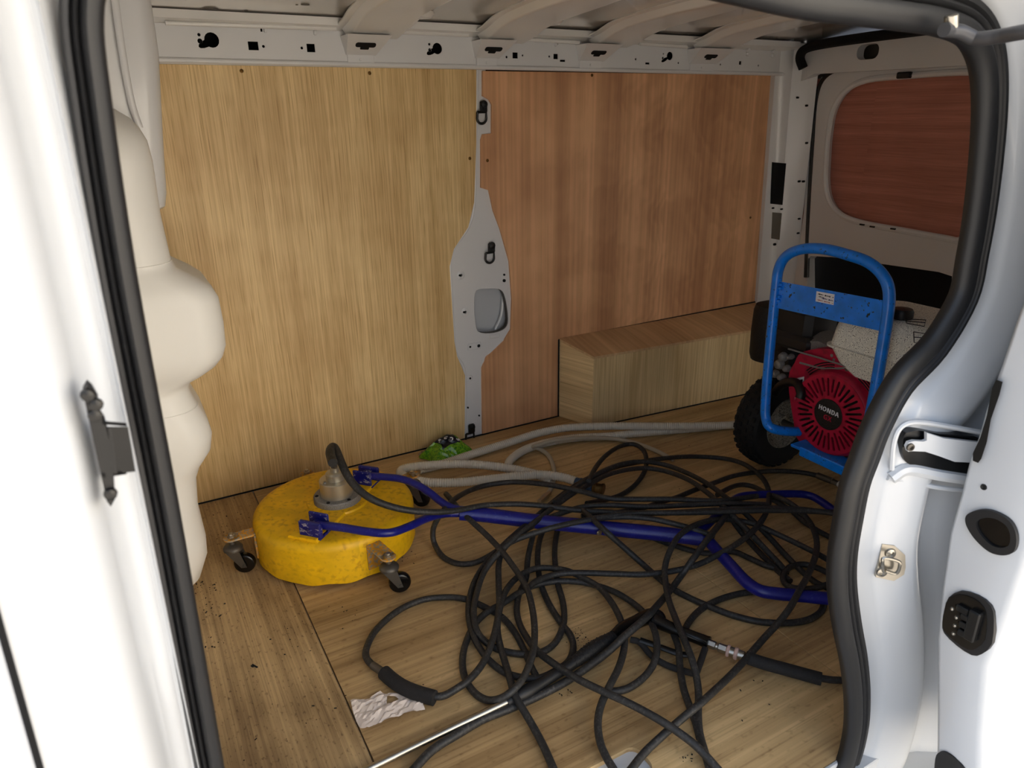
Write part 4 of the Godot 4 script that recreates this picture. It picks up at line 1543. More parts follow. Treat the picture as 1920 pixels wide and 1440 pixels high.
	b.hexa([wx(1480, 640, 1.80), wx(1535, 640, 1.80), wx(1560, 652, 1.80), wx(1500, 660, 1.80), wx(1480, 640, 1.90) + Vector3(0, 0.05, 0), wx(1535, 640, 1.90) + Vector3(0, 0.05, 0), wx(1560, 652, 1.90) + Vector3(0, 0.05, 0), wx(1500, 660, 1.90) + Vector3(0, 0.05, 0)])
	b.tube(PackedVector3Array([wx(1478, 654, 1.755), wx(1540, 672, 1.755), wx(1600, 691, 1.755)]), 0.0028, 6)
	b.tube(smooth(PackedVector3Array([wx(1500, 680, 1.765), wx(1540, 690, 1.765), wx(1580, 690, 1.765), wx(1600, 684, 1.765)]), 4), 0.0035, 6)
	for q in [[1473, 668, 10], [1466, 682, 11], [1480, 690, 8], [1458, 700, 9], [1470, 706, 8], [1487, 668, 6], [1570, 664, 7], [1574, 672, 6]]:
		b.lathe([[q[2] * 0.0012, 0], [q[2] * 0.0016, 0.008], [q[2] * 0.0012, 0.022], [q[2] * 0.0006, 0.026]], 12, Transform3D(Basis(Vector3(0, 0, 1), Vector3(-1, 0, 0), Vector3(0, 1, 0)), wx(q[0], q[1], 1.79)))
	part("carburettor", b, M.cast, t)
	b = MB.new()
	b.box(wx(1505, 598, 1.88) + Vector3(0, 0, 0.0), Vector3(0.15, 0.11, 0.17), 0.02)
	b.box(wx(1505, 632, 1.87) + Vector3(0, 0, 0.0), Vector3(0.16, 0.05, 0.18), 0.012)
	part("air_cleaner", b, M.rubber, t, "black air cleaner box")
	b = MB.new()
	var mp := wx(1437, 610, 1.99)
	b.lathe([[0.03, -0.11], [0.058, -0.10], [0.064, -0.08], [0.066, 0.0], [0.064, 0.08], [0.058, 0.10], [0.03, 0.11]], 20, Transform3D(Basis.IDENTITY, mp + Vector3(0, -0.02, 0.02)))
	part("silencer", b, M.grime, t)
	b = MB.new()
	b.tube(smooth(PackedVector3Array([wx(1450, 742, 1.80), wx(1465, 722, 1.77), wx(1485, 716, 1.75), wx(1497, 722, 1.735), wx(1502, 738, 1.725), wx(1500, 746, 1.722)]), 5), 0.014, 10)
	part("rubber_elbow", b, M.black, t)
	# fuel tank in two pressed halves with a seam
	var lay := []
	var z0 := wx(1549, 640, 1.745).z
	var z1 := wx(1762, 640, 1.745).z
	var ys := wx(1547, 645, 1.745).y
	var yt := ys + 0.115
	for q in [[-0.075, 0.045, 0.10], [-0.072, 0.012, 0.075], [-0.045, 0.006, 0.03], [-0.004, 0.0, 0.0], [-0.002, -0.008, -0.008], [0.003, -0.008, -0.008], [0.005, 0.0, 0.0], [0.05, 0.004, 0.006], [0.085, 0.010, 0.014], [0.103, 0.022, 0.026], [0.112, 0.045, 0.05]]:
		var r := PackedVector3Array()
		var e: float = q[1]
		for v in rounded(z0 + q[2], 1.745 + e, z1 - e, 2.02 - e, 0.035, 5):
			r.append(Vector3(v.y, ys + q[0], v.x))
		lay.append(r)
	b = MB.new()
	b.grid(lay, true, false, true)
	var tank := part("fuel_tank", b, M.tank_white, t, "dirty white speckled fuel tank", 50.0)
	b = MB.new()
	var cp := wx(1691, 590, 1.80)
	b.lathe([[0.026, 0.0], [0.028, 0.004], [0.028, 0.020], [0.024, 0.026], [0.0, 0.028]], 24, Transform3D(Basis.IDENTITY, Vector3(cp.x, yt - 0.004, cp.z)))
	part("fuel_cap", b, M.black, tank)
	b = MB.new()
	for q in [[1697, 598, 1736, 600, 1733, 612, 1700, 606], [1713, 622, 1736, 626, 1730, 645, 1714, 642]]:
		var pp := PackedVector3Array()
		for i in range(0, 8, 2):
			pp.append(wx(q[i], q[i + 1], 1.752))
		pp.append(pp[0])
		b.tube(pp, 0.0012, 5)
		b.tube(PackedVector3Array([pp[0].lerp(pp[3], 0.5), pp[1].lerp(pp[2], 0.4)]), 0.0012, 5)
	part("warning_print", b, M.ink, tank)
	# pump at the back of the tray
	b = MB.new()
	b.box(Vector3(2.18, 0.29, c.z + 0.02), Vector3(0.16, 0.16, 0.20), 0.02)
	b.rod(Vector3(2.10, 0.30, c.z), Vector3(2.30, 0.30, c.z), 0.06, 20)
	part("pump", b, M.grime, t)

func build_cleaner() -> void:
	var cx := 0.408
	var cz := -1.783
	var h := 0.135
	var t := thing("surface_cleaner", "round yellow floor surface cleaner on castors with a navy blue handle", "surface cleaner", Vector3(cx, 0, cz))
	var at := Transform3D(Basis.IDENTITY, Vector3(cx, 0, cz))
	var b := MB.new()
	var rows := []
	var rng := RandomNumberGenerator.new()
	rng.seed = 5
	var wob := []
	for j in 96:
		wob.append(rng.randf())
	for q in [[0.195, 0.012], [0.216, 0.012], [0.2205, 0.015], [0.2215, 0.05], [0.2215, 0.110], [0.2195, 0.121], [0.2145, 0.1285], [0.206, 0.133], [0.196, 0.1345], [0.10, 0.136], [0.0, 0.136]]:
		var r := PackedVector3Array()
		for j in 96:
			var a := TAU * j / 96.0
			var dy := 0.0
			if q[1] < 0.03:
				dy = 0.0035 * sin(j * 0.9) * wob[(j / 5) % 96] + 0.0015 * sin(j * 0.21)
			r.append(at * Vector3(cos(a) * maxf(q[0], 0.0005), q[1] + dy, sin(a) * maxf(q[0], 0.0005)))
		rows.append(r)
	b.grid(rows, true, false, true)
	part("yellow_deck", b, M.yellow, t)
	# raised rib of the deck casting: a bar across the hub
	b = MB.new()
	var f1 := fl(583, 996, h + 0.002)
	var f2 := fl(690, 896, h + 0.002)
	var dir := (f2 - f1).normalized()
	var nn := dir.cross(Vector3.UP)
	var e1 := f1 - dir * 0.040
	var e2 := f2 + dir * 0.030
	b.hexa([e1 - nn * 0.045 + Vector3(0, -0.004, 0), e1 + nn * 0.045 + Vector3(0, -0.004, 0), e2 + nn * 0.045 + Vector3(0, -0.004, 0), e2 - nn * 0.045 + Vector3(0, -0.004, 0), e1 - nn * 0.040 + Vector3(0, 0.005, 0), e1 + nn * 0.040 + Vector3(0, 0.005, 0), e2 + nn * 0.040 + Vector3(0, 0.005, 0), e2 - nn * 0.040 + Vector3(0, 0.005, 0)])
	b.lathe([[0.088, -0.003], [0.084, 0.006], [0.0, 0.006]], 40, Transform3D(Basis.IDENTITY, Vector3(cx + 0.012, h, cz)))
	part("deck_rib", b, M.yellow, t)
	# rotary joint
	var mx := cx + 0.012
	var hub := Transform3D(Basis.IDENTITY, Vector3(mx, 0, cz))
	b = MB.new()
	b.lathe([[0.064, h], [0.066, h + 0.003], [0.066, h + 0.020], [0.063, h + 0.024], [0.0, h + 0.024]], 40, hub)
	var fl_ := part("hub_flange", b, M.cast, t, "rough grey cast flange")
	for k in 6:
		b = MB.new()
		var a := TAU * (k + 0.2) / 6.0
		b.lathe([[0.005, h + 0.0235], [0.005, h + 0.0255]], 10, Transform3D(Basis.IDENTITY, Vector3(mx + cos(a) * 0.056, 0, cz + sin(a) * 0.056)))
		part("flange_bolt_hole", b, M.cavity, fl_)
	b = MB.new()
	b.lathe([[0.046, h + 0.020], [0.046, h + 0.068], [0.044, h + 0.070], [0.0265, h + 0.0705], [0.0265, h + 0.088], [0.022, h + 0.093], [0.0125, h + 0.094], [0.0125, h + 0.106], [0.0, h + 0.108]], 40, hub)
	part("swivel_body", b, M.brushed, t, "turned bright metal swivel")
	b = MB.new()
	b.rod(Vector3(mx, h + 0.10, cz), Vector3(mx, h + 0.165, cz), 0.0065)
	b.rod(Vector3(mx, h + 0.104, cz), Vector3(mx, h + 0.118, cz), 0.010, 6)
	part("riser_pipe", b, M.dull_steel, t)
	b = MB.new()
	b.lathe([[0.005, 0.0], [0.005, 0.004], [0.0025, 0.005], [0.0025, 0.009]], 8, Transform3D(Basis(Vector3.RIGHT, 0.6), Vector3(mx - 0.034, h + 0.071, cz + 0.012)))
	part("grease_nipple", b, M.steel, t)
	# four castor brackets
	for q in [[PI, 0.280, 0.35], [1.40, 0.300, 0.25], [-1.62, 0.262, 0.8], [-0.30, 0.280, 0.6]]:
		var a: float = q[0]
		var d := Vector3(cos(a), 0, sin(a))
		var s := Vector3(-d.z, 0, d.x)
		var r: float = q[1]
		var bas := Basis(d, Vector3.UP, d.cross(Vector3.UP))
		var o := Vector3(cx, 0, cz)
		b = MB.new()
		b.box(o + d * 0.2235 + Vector3(0, 0.073, 0), Vector3(0.005, 0.075, 0.040), 0.001, bas)
		b.box(o + d * ((0.221 + r + 0.006) * 0.5) + Vector3(0, 0.1085, 0), Vector3(r + 0.006 - 0.221, 0.005, 0.040), 0.001, bas)
		b.lathe([[0.0198, 0.106], [0.0198, 0.111]], 20, Transform3D(Basis.IDENTITY, o + d * r))
		var br := part("castor_bracket", b, M.bare_orange, t, "orange painted castor bracket with bare metal")
		b = MB.new()
		b.lathe([[0.010, 0.111], [0.010, 0.116], [0.006, 0.117], [0.006, 0.122], [0.0, 0.123]], 6, Transform3D(Basis.IDENTITY, o + d * r))
		part("castor_bolt", b, M.steel, br)
		b = MB.new()
		b.lathe([[0.007, 0.106], [0.007, 0.090], [0.020, 0.086], [0.025, 0.080], [0.025, 0.074], [0.018, 0.070], [0.0, 0.069]], 24, Transform3D(Basis.IDENTITY, o + d * r))
		var sw: float = q[2]
		var wd := Vector3(cos(sw), 0, sin(sw))
		var ax := wd.cross(Vector3.UP)
		var wc := o + d * r + wd * 0.024 + Vector3(0, 0.0285, 0)
		for k in [-1, 1]:
			var y0: Vector3 = o + d * r + ax * (0.0155 * k)
			b.hexa([y0 - wd * 0.016 + Vector3(0, 0.073, 0), y0 + wd * 0.018 + Vector3(0, 0.073, 0), wc + ax * (0.0155 * k) + wd * 0.007 + Vector3(0, -0.006, 0), wc + ax * (0.0155 * k) - wd * 0.007 + Vector3(0, -0.006, 0),
				y0 - wd * 0.016 + Vector3(0, 0.073, 0) + ax * 0.002 * k, y0 + wd * 0.018 + Vector3(0, 0.073, 0) + ax * 0.002 * k, wc + ax * (0.0175 * k) + wd * 0.007 + Vector3(0, -0.006, 0), wc + ax * (0.0175 * k) - wd * 0.007 + Vector3(0, -0.006, 0)])
		b.rod(wc - ax * 0.021, wc + ax * 0.021, 0.004, 10)
		part("castor_fork", b, M.dull_steel, br)
		b = MB.new()
		b.lathe([[0.004, -0.011], [0.022, -0.0115], [0.0265, -0.009], [0.0285, -0.004], [0.0285, 0.004], [0.0265, 0.009], [0.022, 0.0115], [0.004, 0.011]], 26, Transform3D(Basis(wd, ax, wd.cross(ax)), wc))
		part("castor_wheel", b, M.gloss_black, br)
	# pivots and handle
	for q in [[585, 990, 608, 983], [690, 889, 700, 886]]:
		var p := fl(q[0], q[1], h + 0.024)
		b = MB.new()
		var w := dir
		var bb := Basis(nn, Vector3.UP, nn.cross(Vector3.UP))
		var sg := 1.0 if q[0] == 585 else -1.0
		b.box(p - dir * 0.006 * sg, Vector3(0.066, 0.046, 0.014), 0.004, bb)
		b.box(p + dir * 0.034 * sg + Vector3(0, 0.004, 0), Vector3(0.060, 0.046, 0.008), 0.004, bb)
		b.box(p + dir * 0.012 * sg + Vector3(0, -0.021, 0), Vector3(0.066, 0.006, 0.056), 0.002, bb)
		b.rod(p, p + dir * 0.03 * sg, 0.012, 12)
		b.rod(p - dir * 0.017 * sg, p, 0.0065, 10)
		part("pivot_block", b, M.navy_chipped, t, "navy pivot block with chipped paint")
	b = MB.new()
	b.tube(smooth(hz([596, 984, 162, 640, 989, 164, 690, 997, 162, 730, 999, 157, 765, 988, 146, 800, 972, 130, 835, 963, 116, 880, 963, 104]), 6), 0.0108, 14)
	b.tube(smooth(hz([690, 892, 168, 720, 894, 168, 752, 898, 166, 780, 908, 160, 806, 924, 145, 826, 940, 128, 848, 952, 116, 890, 961, 104]), 6), 0.0108, 14)
	b.tube(smooth(hz([862, 962, 108, 920, 967, 98, 1000, 977, 84, 1080, 985, 74, 1160, 993, 66, 1240, 1001, 60, 1316, 1010, 56]), 5), 0.0205, 16)
	b.tube(smooth(hz([1296, 1006, 58, 1324, 1012, 55, 1344, 1032, 52, 1372, 1062, 48, 1398, 1090, 45, 1424, 1107, 43, 1456, 1113, 42, 1500, 1117, 42, 1560, 1123, 42, 1640, 1131, 42]), 6), 0.0155, 14)
	b.tube(smooth(hz([1296, 1004, 58, 1322, 988, 58, 1352, 958, 58, 1378, 936, 58, 1400, 929, 58, 1440, 927, 58, 1490, 926, 58, 1520, 930, 56, 1548, 946, 54, 1600, 985, 50]), 6), 0.0115, 14)
	part("handle_frame", b, M.navy, t, "scratched navy blue tube handle")
	b = MB.new()
	var bp := fl(1123, 999, 74)
	bp = fl(1123, 999, 0.074)
	b.lathe([[0.008, 0], [0.007, 0.004], [0.004, 0.005]], 12, Transform3D(Basis(Vector3.RIGHT, Vector3.BACK, Vector3.DOWN), bp))
	part("handle_bolt", b, M.steel, t)
	b = MB.new()
	var path := smooth(hz([624, 868, 300, 619, 848, 306, 624, 838, 306, 631, 846, 300, 640, 868, 285, 655, 897, 258, 676, 921, 232, 706, 940, 208, 750, 954, 182, 800, 960, 160, 850, 958, 142, 905, 948, 126, 960, 945, 114, 1015, 948, 104, 1080, 956, 96, 1160, 961, 92, 1240, 962, 90, 1330, 957, 90, 1420, 953, 92, 1500, 955, 92, 1590, 966, 90]), 6)
	var rr := []
	for i in path.size():
		rr.append(0.0128 if i < 8 else lerpf(0.0125, 0.0078, clampf((i - 8) / 52.0, 0.0, 1.0)))
	b.tube(path, rr, 12)
	part("swivel_hose", b, M.hose, t, "black hose clipped from the swivel along the handle")

func build_suction_hose() -> void:
	var t := thing("suction_hose", "coiled clear ribbed suction hose lying behind the black hose", "hose", fl(900, 890))
	var runs := [
		[1400, 793, 17, 1330, 801, 17, 1270, 806, 17, 1200, 812, 17, 1140, 818, 17, 1080, 821, 17, 1030, 829, 17, 985, 843, 17, 958, 862, 17, 951, 880, 17],
		[1380, 797, 44, 1300, 799, 44, 1220, 799, 44, 1140, 799, 44, 1066, 802, 40, 1010, 812, 32, 960, 828, 22, 915, 842, 17, 875, 855, 17, 842, 866, 17, 812, 875, 17, 786, 881, 17],
		[1098, 911, 30, 1075, 901, 34, 1050, 894, 38, 1010, 890, 42, 960, 894, 44, 907, 900, 44, 850, 905, 44, 800, 904, 44, 768, 897, 44, 751, 888, 44, 757, 879, 44, 785, 874, 44, 825, 871, 44, 870, 870, 42, 915, 873, 38, 960, 879, 32, 1000, 888, 26, 1035, 900, 20],
		[1010, 866, 17, 960, 880, 17, 900, 886, 17, 850, 888, 17]]
	for k in 3:
		var path := smooth(hz(runs[k]), 40)
		# re-sample at a fixed pitch so that the spiral ribs are even
		var step := 0.0019
		var pts := PackedVector3Array([path[0]])
		var need := step
		for i in range(1, path.size()):
			var a := path[i - 1]
			var b2 := path[i]
			var l := a.distance_to(b2)
			var s := need
			while s <= l:
				pts.append(a.lerp(b2, s / l))
				s += step
			need = s - l
		var rr := []
		for i in pts.size():
			rr.append(0.0152 if i % 4 < 2 else 0.0137)
		var b := MB.new()
		b.tube(pts, rr, 12)
		part("ribbed_hose", b, M.clear_hose, t, "", 75.0)
	var b := MB.new()
	var p0 := fl(1086, 906, 0.034)
	var p1 := fl(1112, 913, 0.032)
	var d := (p1 - p0).normalized()
	b.rod(p0, p1, 0.0185, 18)
	b.rod(p0 - d * 0.014, p0 + d * 0.006, 0.0165, 18)
	part("blue_sleeve", b, M.blue_sleeve, t, "worn blue hose sleeve")
	b = MB.new()
	b.rod(p1, p1 + d * 0.030, 0.0165, 20)
	b.rod(p1 + d * 0.006, p1 + d * 0.012, 0.0185, 20)
	b.rod(p1 + d * 0.026, p1 + d * 0.036, 0.0195, 20)
	part("brass_coupling", b, M.brass, t, "brass end coupling")
	# thin grey return tube
	var u := thing("thin_tube", "thin grey plastic tube curling among the ribbed suction hose", "tube", fl(1030, 850))
	b = MB.new()
	b.tube(smooth(hz([1262, 862, 9, 1232, 846, 9, 1195, 832, 10, 1160, 824, 14, 1120, 821, 24, 1075, 822, 38, 1035, 827, 40, 1008, 835, 34, 1000, 838, 24, 1014, 843, 14, 1028, 854, 9, 1036, 870, 9, 1039, 888, 10, 1036, 908, 10, 1028, 926, 10]), 6), 0.0078, 10)
	part("tube", b, M.thin_tube, u)
	b = MB.new()
	p0 = fl(1030, 924, 0.012)
	p1 = fl(1011, 941, 0.012)
	b.rod(p0, p1, 0.0088, 6)
	b.rod(p0.lerp(p1, 0.25), p0.lerp(p1, 0.6), 0.0105, 6)
	part("tube_fitting", b, M.steel, u, "bright hexagonal end fitting")

func build_pressure_hose() -> void:
	var t := thing("pressure_hose", "tangled coils of dusty black high pressure hose spread across the floor", "hose", fl(1100, 1100))
	var r := 0.0079
	var runs := [
		# left loop with the long grip, up into the bundle, out to the right
		[1008, 1273, 9, 996, 1250, 9, 981, 1215, 9, 964, 1184, 9, 942, 1158, 9, 912, 1140, 9, 872, 1123, 9, 830, 1120, 9, 788, 1126, 9, 745, 1146, 9, 706, 1180, 9, 688, 1213, 10, 687, 1233, 12, 699, 1248, 15],
		[808, 1306, 15, 830, 1305, 14, 852, 1294, 16, 880, 1274, 20, 905, 1244, 24, 922, 1205, 28, 932, 1165, 32, 936, 1130, 36, 935, 1095, 40, 935, 1060, 46, 942, 1034, 56, 962, 1010, 66, 1000, 985, 78, 1042, 966, 86, 1090, 951, 92, 1140, 947, 94, 1215, 950, 92, 1290, 947, 90, 1370, 944, 88, 1440, 946, 80],
		# two strands that loop over the front
		[1152, 1445, 10, 1137, 1420, 12, 1125, 1390, 16, 1121, 1355, 20, 1127, 1322, 26, 1142, 1288, 36, 1160, 1252, 34, 1170, 1217, 30, 1170, 1187, 30, 1162, 1158, 30, 1145, 1127, 28, 1122, 1100, 26, 1092, 1083, 26, 1066, 1071, 26, 1040, 1066, 26, 1012, 1065, 28, 987, 1072, 30, 965, 1087, 32, 949, 1107, 34, 940, 1130, 36, 934, 1160, 30, 933, 1185, 24, 938, 1212, 22, 947, 1242, 24, 957, 1275, 28, 963, 1298, 30, 972, 1316, 26, 986, 1339, 18, 1005, 1372, 12, 1022, 1405, 10, 1040, 1447, 9],
		[836, 926, 108, 845, 936, 112, 862, 956, 112, 886, 979, 100, 912, 1003, 86, 937, 1029, 76, 958, 1056, 66, 976, 1082, 58, 990, 1108, 54, 998, 1140, 50, 1002, 1172, 48, 1002, 1202, 46, 997, 1232, 44, 983, 1267, 42, 963, 1293, 40, 938, 1310, 26, 911, 1312, 14, 888, 1297, 10, 872, 1271, 9, 867, 1240, 9, 873, 1207, 10, 889, 1172, 12, 913, 1148, 16, 945, 1130, 20, 972, 1112, 20, 1002, 1098, 18, 1042, 1090, 16, 1085, 1091, 15, 1122, 1099, 14, 1157, 1112, 14, 1191, 1134, 16, 1214, 1157, 22, 1227, 1182, 34, 1232, 1210, 30, 1227, 1241, 22, 1209, 1268, 14, 1181, 1289, 10, 1155, 1296, 9, 1134, 1294, 9],
		# long diagonal in front
		[1000, 1000, 40, 990, 1045, 26, 986, 1085, 20, 974, 1112, 14, 969, 1140, 10, 973, 1166, 10, 987, 1194, 16, 1009, 1222, 26, 1045, 1249, 36, 1085, 1274, 44, 1130, 1296, 48, 1180, 1319, 48, 1230, 1346, 46, 1272, 1373, 40, 1310, 1403, 30, 1350, 1447, 16],
		# upper closed coil
		[990, 1104, 40, 1004, 1091, 36, 1030, 1080, 34, 1056, 1075, 34, 1092, 1074, 34, 1155, 1076, 34, 1205, 1077, 36, 1260, 1071, 38, 1310, 1058, 46, 1352, 1037, 62, 1390, 1014, 76, 1420, 987, 74, 1437, 960, 70, 1442, 934, 64, 1437, 908, 54, 1419, 886, 40, 1390, 868, 26, 1352, 859, 16, 1292, 856, 20, 1240, 860, 34, 1190, 868, 46, 1150, 877, 54, 1113, 892, 62, 1078, 911, 70, 1046, 934, 78, 1010, 965, 84, 968, 1000, 76, 936, 1030, 56, 908, 1060, 36, 888, 1095, 24, 879, 1132, 18, 881, 1170, 16, 894, 1206, 16, 917, 1238, 14, 945, 1260, 12, 975, 1270, 10, 1010, 1272, 9, 1042, 1258, 9, 1066, 1240, 9, 1075, 1215, 9, 1070, 1192, 9, 1055, 1172, 9, 1036, 1144, 9, 1021, 1114, 9, 1011, 1080, 9, 1008, 1040, 10, 1014, 1005, 14, 1030, 975, 30],
		[1475, 1074, 12, 1462, 1058, 20, 1438, 1033, 36, 1402, 995, 60, 1372, 965, 78, 1347, 942, 84, 1320, 919, 76, 1290, 899, 64, 1250, 884, 54, 1215, 878, 54, 1180, 880, 62, 1140, 890, 72, 1108, 906, 82, 1076, 924, 92, 1042, 948, 98, 1002, 980, 96, 964, 1010, 86, 932, 1040, 68, 908, 1072, 46, 895, 1108, 34, 888, 1146, 28, 893, 1180, 22, 910, 1203, 14, 938, 1219, 10, 972, 1226, 9, 1008, 1225, 9, 1034, 1212, 9, 1050, 1190, 10, 1058, 1160, 10, 1055, 1127, 10, 1045, 1090, 10, 1040, 1040, 10, 1043, 1005, 12, 1050, 980, 20],
		[1570, 1110, 9, 1530, 1092, 9, 1500, 1068, 10, 1472, 1040, 16, 1445, 1010, 30, 1415, 980, 50, 1390, 956, 66, 1358, 930, 72, 1328, 908, 64, 1293, 889, 50, 1252, 873, 46, 1213, 866, 58, 1175, 868, 66, 1138, 880, 76, 1104, 898, 86, 1070, 920, 96, 1040, 942, 104],
		# arch and small left loop over the blue handle
		[1420, 930, 78, 1347, 939, 92, 1262, 936, 98, 1190, 936, 100, 1140, 934, 102, 1080, 919, 104, 1022, 908, 100, 962, 904, 92, 912, 910, 88, 880, 920, 96, 855, 934, 116, 838, 950, 118, 822, 970, 100, 812, 994, 60, 815, 1020, 24, 832, 1045, 10, 860, 1057, 9, 890, 1055, 12, 918, 1042, 30, 945, 1024, 60, 975, 1009, 84, 1030, 991, 104, 1090, 977, 104, 1140, 968, 102, 1200, 962, 98, 1300, 961, 94, 1400, 958, 92, 1480, 957, 90, 1570, 961, 88],
		[1104, 902, 96, 1116, 878, 70, 1134, 856, 44, 1160, 838, 34, 1187, 833, 34, 1206, 844, 30, 1212, 864, 20, 1207, 887, 10, 1190, 910, 9, 1166, 927, 12, 1140, 936, 30, 1100, 944, 60],
		[1090, 968, 76, 1150, 962, 74, 1210, 951, 70, 1236, 942, 66, 1268, 933, 60, 1302, 919, 50, 1340, 905, 40, 1377, 892, 44, 1422, 885, 30, 1465, 883, 14, 1504, 886, 12, 1535, 892, 14],
		# right hand loops
		[1345, 928, 60, 1370, 914, 44, 1392, 909, 40, 1414, 913, 40, 1438, 925, 52, 1472, 938, 76, 1498, 956, 70, 1520, 982, 62, 1531, 1012, 60, 1529, 1042, 60, 1514, 1080, 66, 1500, 1105, 72, 1482, 1138, 70, 1460, 1167, 50, 1433, 1196, 34, 1405, 1228, 30, 1370, 1266, 34, 1322, 1311, 42, 1272, 1353, 30, 1237, 1384, 18, 1207, 1413, 12, 1180, 1447, 10],
		[1570, 1060, 50, 1530, 1037, 44, 1490, 1017, 44, 1452, 999, 50, 1415, 983, 56, 1378, 975, 62, 1337, 975, 76, 1302, 985, 90, 1274, 1004, 88, 1257, 1031, 78, 1247, 1063, 56, 1248, 1092, 42, 1254, 1125, 42, 1267, 1161, 48, 1282, 1197, 54, 1297, 1235, 48, 1306, 1270, 34, 1310, 1303, 22, 1309, 1340, 12, 1312, 1375, 10, 1322, 1412, 10, 1332, 1447, 9],
		[1262, 1186, 20, 1272, 1214, 22, 1275, 1250, 16, 1281, 1288, 12, 1292, 1322, 9, 1304, 1354, 9, 1312, 1384, 9],
		[1376, 950, 70, 1362, 966, 76, 1350, 982, 82, 1326, 1012, 84, 1301, 1046, 66, 1276, 1081, 28, 1252, 1113, 20, 1222, 1147, 54, 1200, 1168, 58, 1172, 1192, 50, 1140, 1222, 34, 1100, 1252, 22, 1056, 1281, 14, 1007, 1306, 11, 960, 1327, 10, 907, 1348, 10, 857, 1377, 10, 810, 1407, 10, 772, 1447, 10],
		[1092, 956, 96, 1116, 978, 104, 1140, 1000, 96, 1166, 1023, 60, 1202, 1055, 20, 1228, 1078, 12, 1258, 1102, 10, 1291, 1120, 9, 1332, 1138, 9, 1378, 1155, 9, 1427, 1166, 9, 1477, 1168, 9, 1515, 1162, 9, 1539, 1147, 9, 1546, 1128, 9],
		[1280, 1192, 22, 1292, 1166, 12, 1315, 1142, 9, 1349, 1124, 9, 1387, 1113, 9, 1430, 1108, 9],
		[1206, 998, 9, 1228, 1010, 9, 1265, 1023, 9, 1320, 1037, 9, 1372, 1034, 9, 1404, 1046, 9, 1436, 1060, 9, 1480, 1072, 9],
		[1120, 972, 98, 1170, 969, 96, 1217, 972, 92, 1260, 981, 86, 1300, 992, 80, 1340, 1006, 74],
		[1560, 1078, 20, 1530, 1064, 20, 1505, 1058, 18, 1482, 1063, 16, 1469, 1077, 14, 1472, 1094, 14, 1492, 1103, 18, 1526, 1103, 24, 1564, 1092, 30],
		[1352, 946, 60, 1366, 964, 50, 1380, 985, 30, 1400, 1010, 12, 1430, 1042, 9, 1462, 1073, 9, 1482, 1090, 10],
		[1445, 935, 30, 1480, 955, 20, 1512, 982, 12, 1550, 1004, 10, 1590, 1024, 10]]
	for k in runs.size():
		var b := MB.new()
		var n := 6 if runs[k].size() < 90 else 5
		b.tube(smooth(hz(runs[k]), n), r * (1.08 if k == 14 else 1.0), 10)
		part("hose_strand", b, M.hose, t)
	# crimped ends and grips
	var b := MB.new()
	var p0 := fl(698, 1247, 0.015)
	var p1 := fl(722, 1263, 0.016)
	b.rod(p0, p1, 0.0088, 14)
	b.rod(p0.lerp(p1, 0.72), p0.lerp(p1, 0.78), 0.0094, 14)
	part("crimp_ferrule", b, M.dull_steel, t)
	b = MB.new()
	b.tube(smooth(hz([720, 1261, 17, 736, 1275, 17, 757, 1289, 17, 784, 1300, 17, 815, 1309, 17]), 5), 0.0158, 16)
	part("foam_grip", b, M.foam, t, "thick black foam hose grip")
	b = MB.new()
	b.rod(fl(1532, 891, 0.016), fl(1560, 902, 0.016), 0.0105, 14)
	b.rod(fl(1560, 902, 0.016), fl(1572, 907, 0.016), 0.009, 6)
	part("crimp_ferrule", b, M.dull_steel, t)
	b = MB.new()
	b.rod(fl(1572, 907, 0.016), fl(1584, 913, 0.016), 0.0105, 14)
	part("end_cap", b, M.white_tip, t, "white plastic end cap")
	b = MB.new()
	b.tube(smooth(hz([1398, 1232, 24, 1430, 1243, 22, 1470, 1254, 20, 1510, 1265, 18, 1540, 1273, 17]), 4), 0.0138, 16)
	part("foam_grip", b, M.foam, t, "straight black rubber hose grip by the spray gun")
	b = MB.new()
	b.tube(smooth(hz([1535, 1271, 14, 1562, 1275, 12, 1600, 1275, 10, 1660, 1270, 10]), 4), 0.0075, 12)
	part("hose_strand", b, M.hose, t)

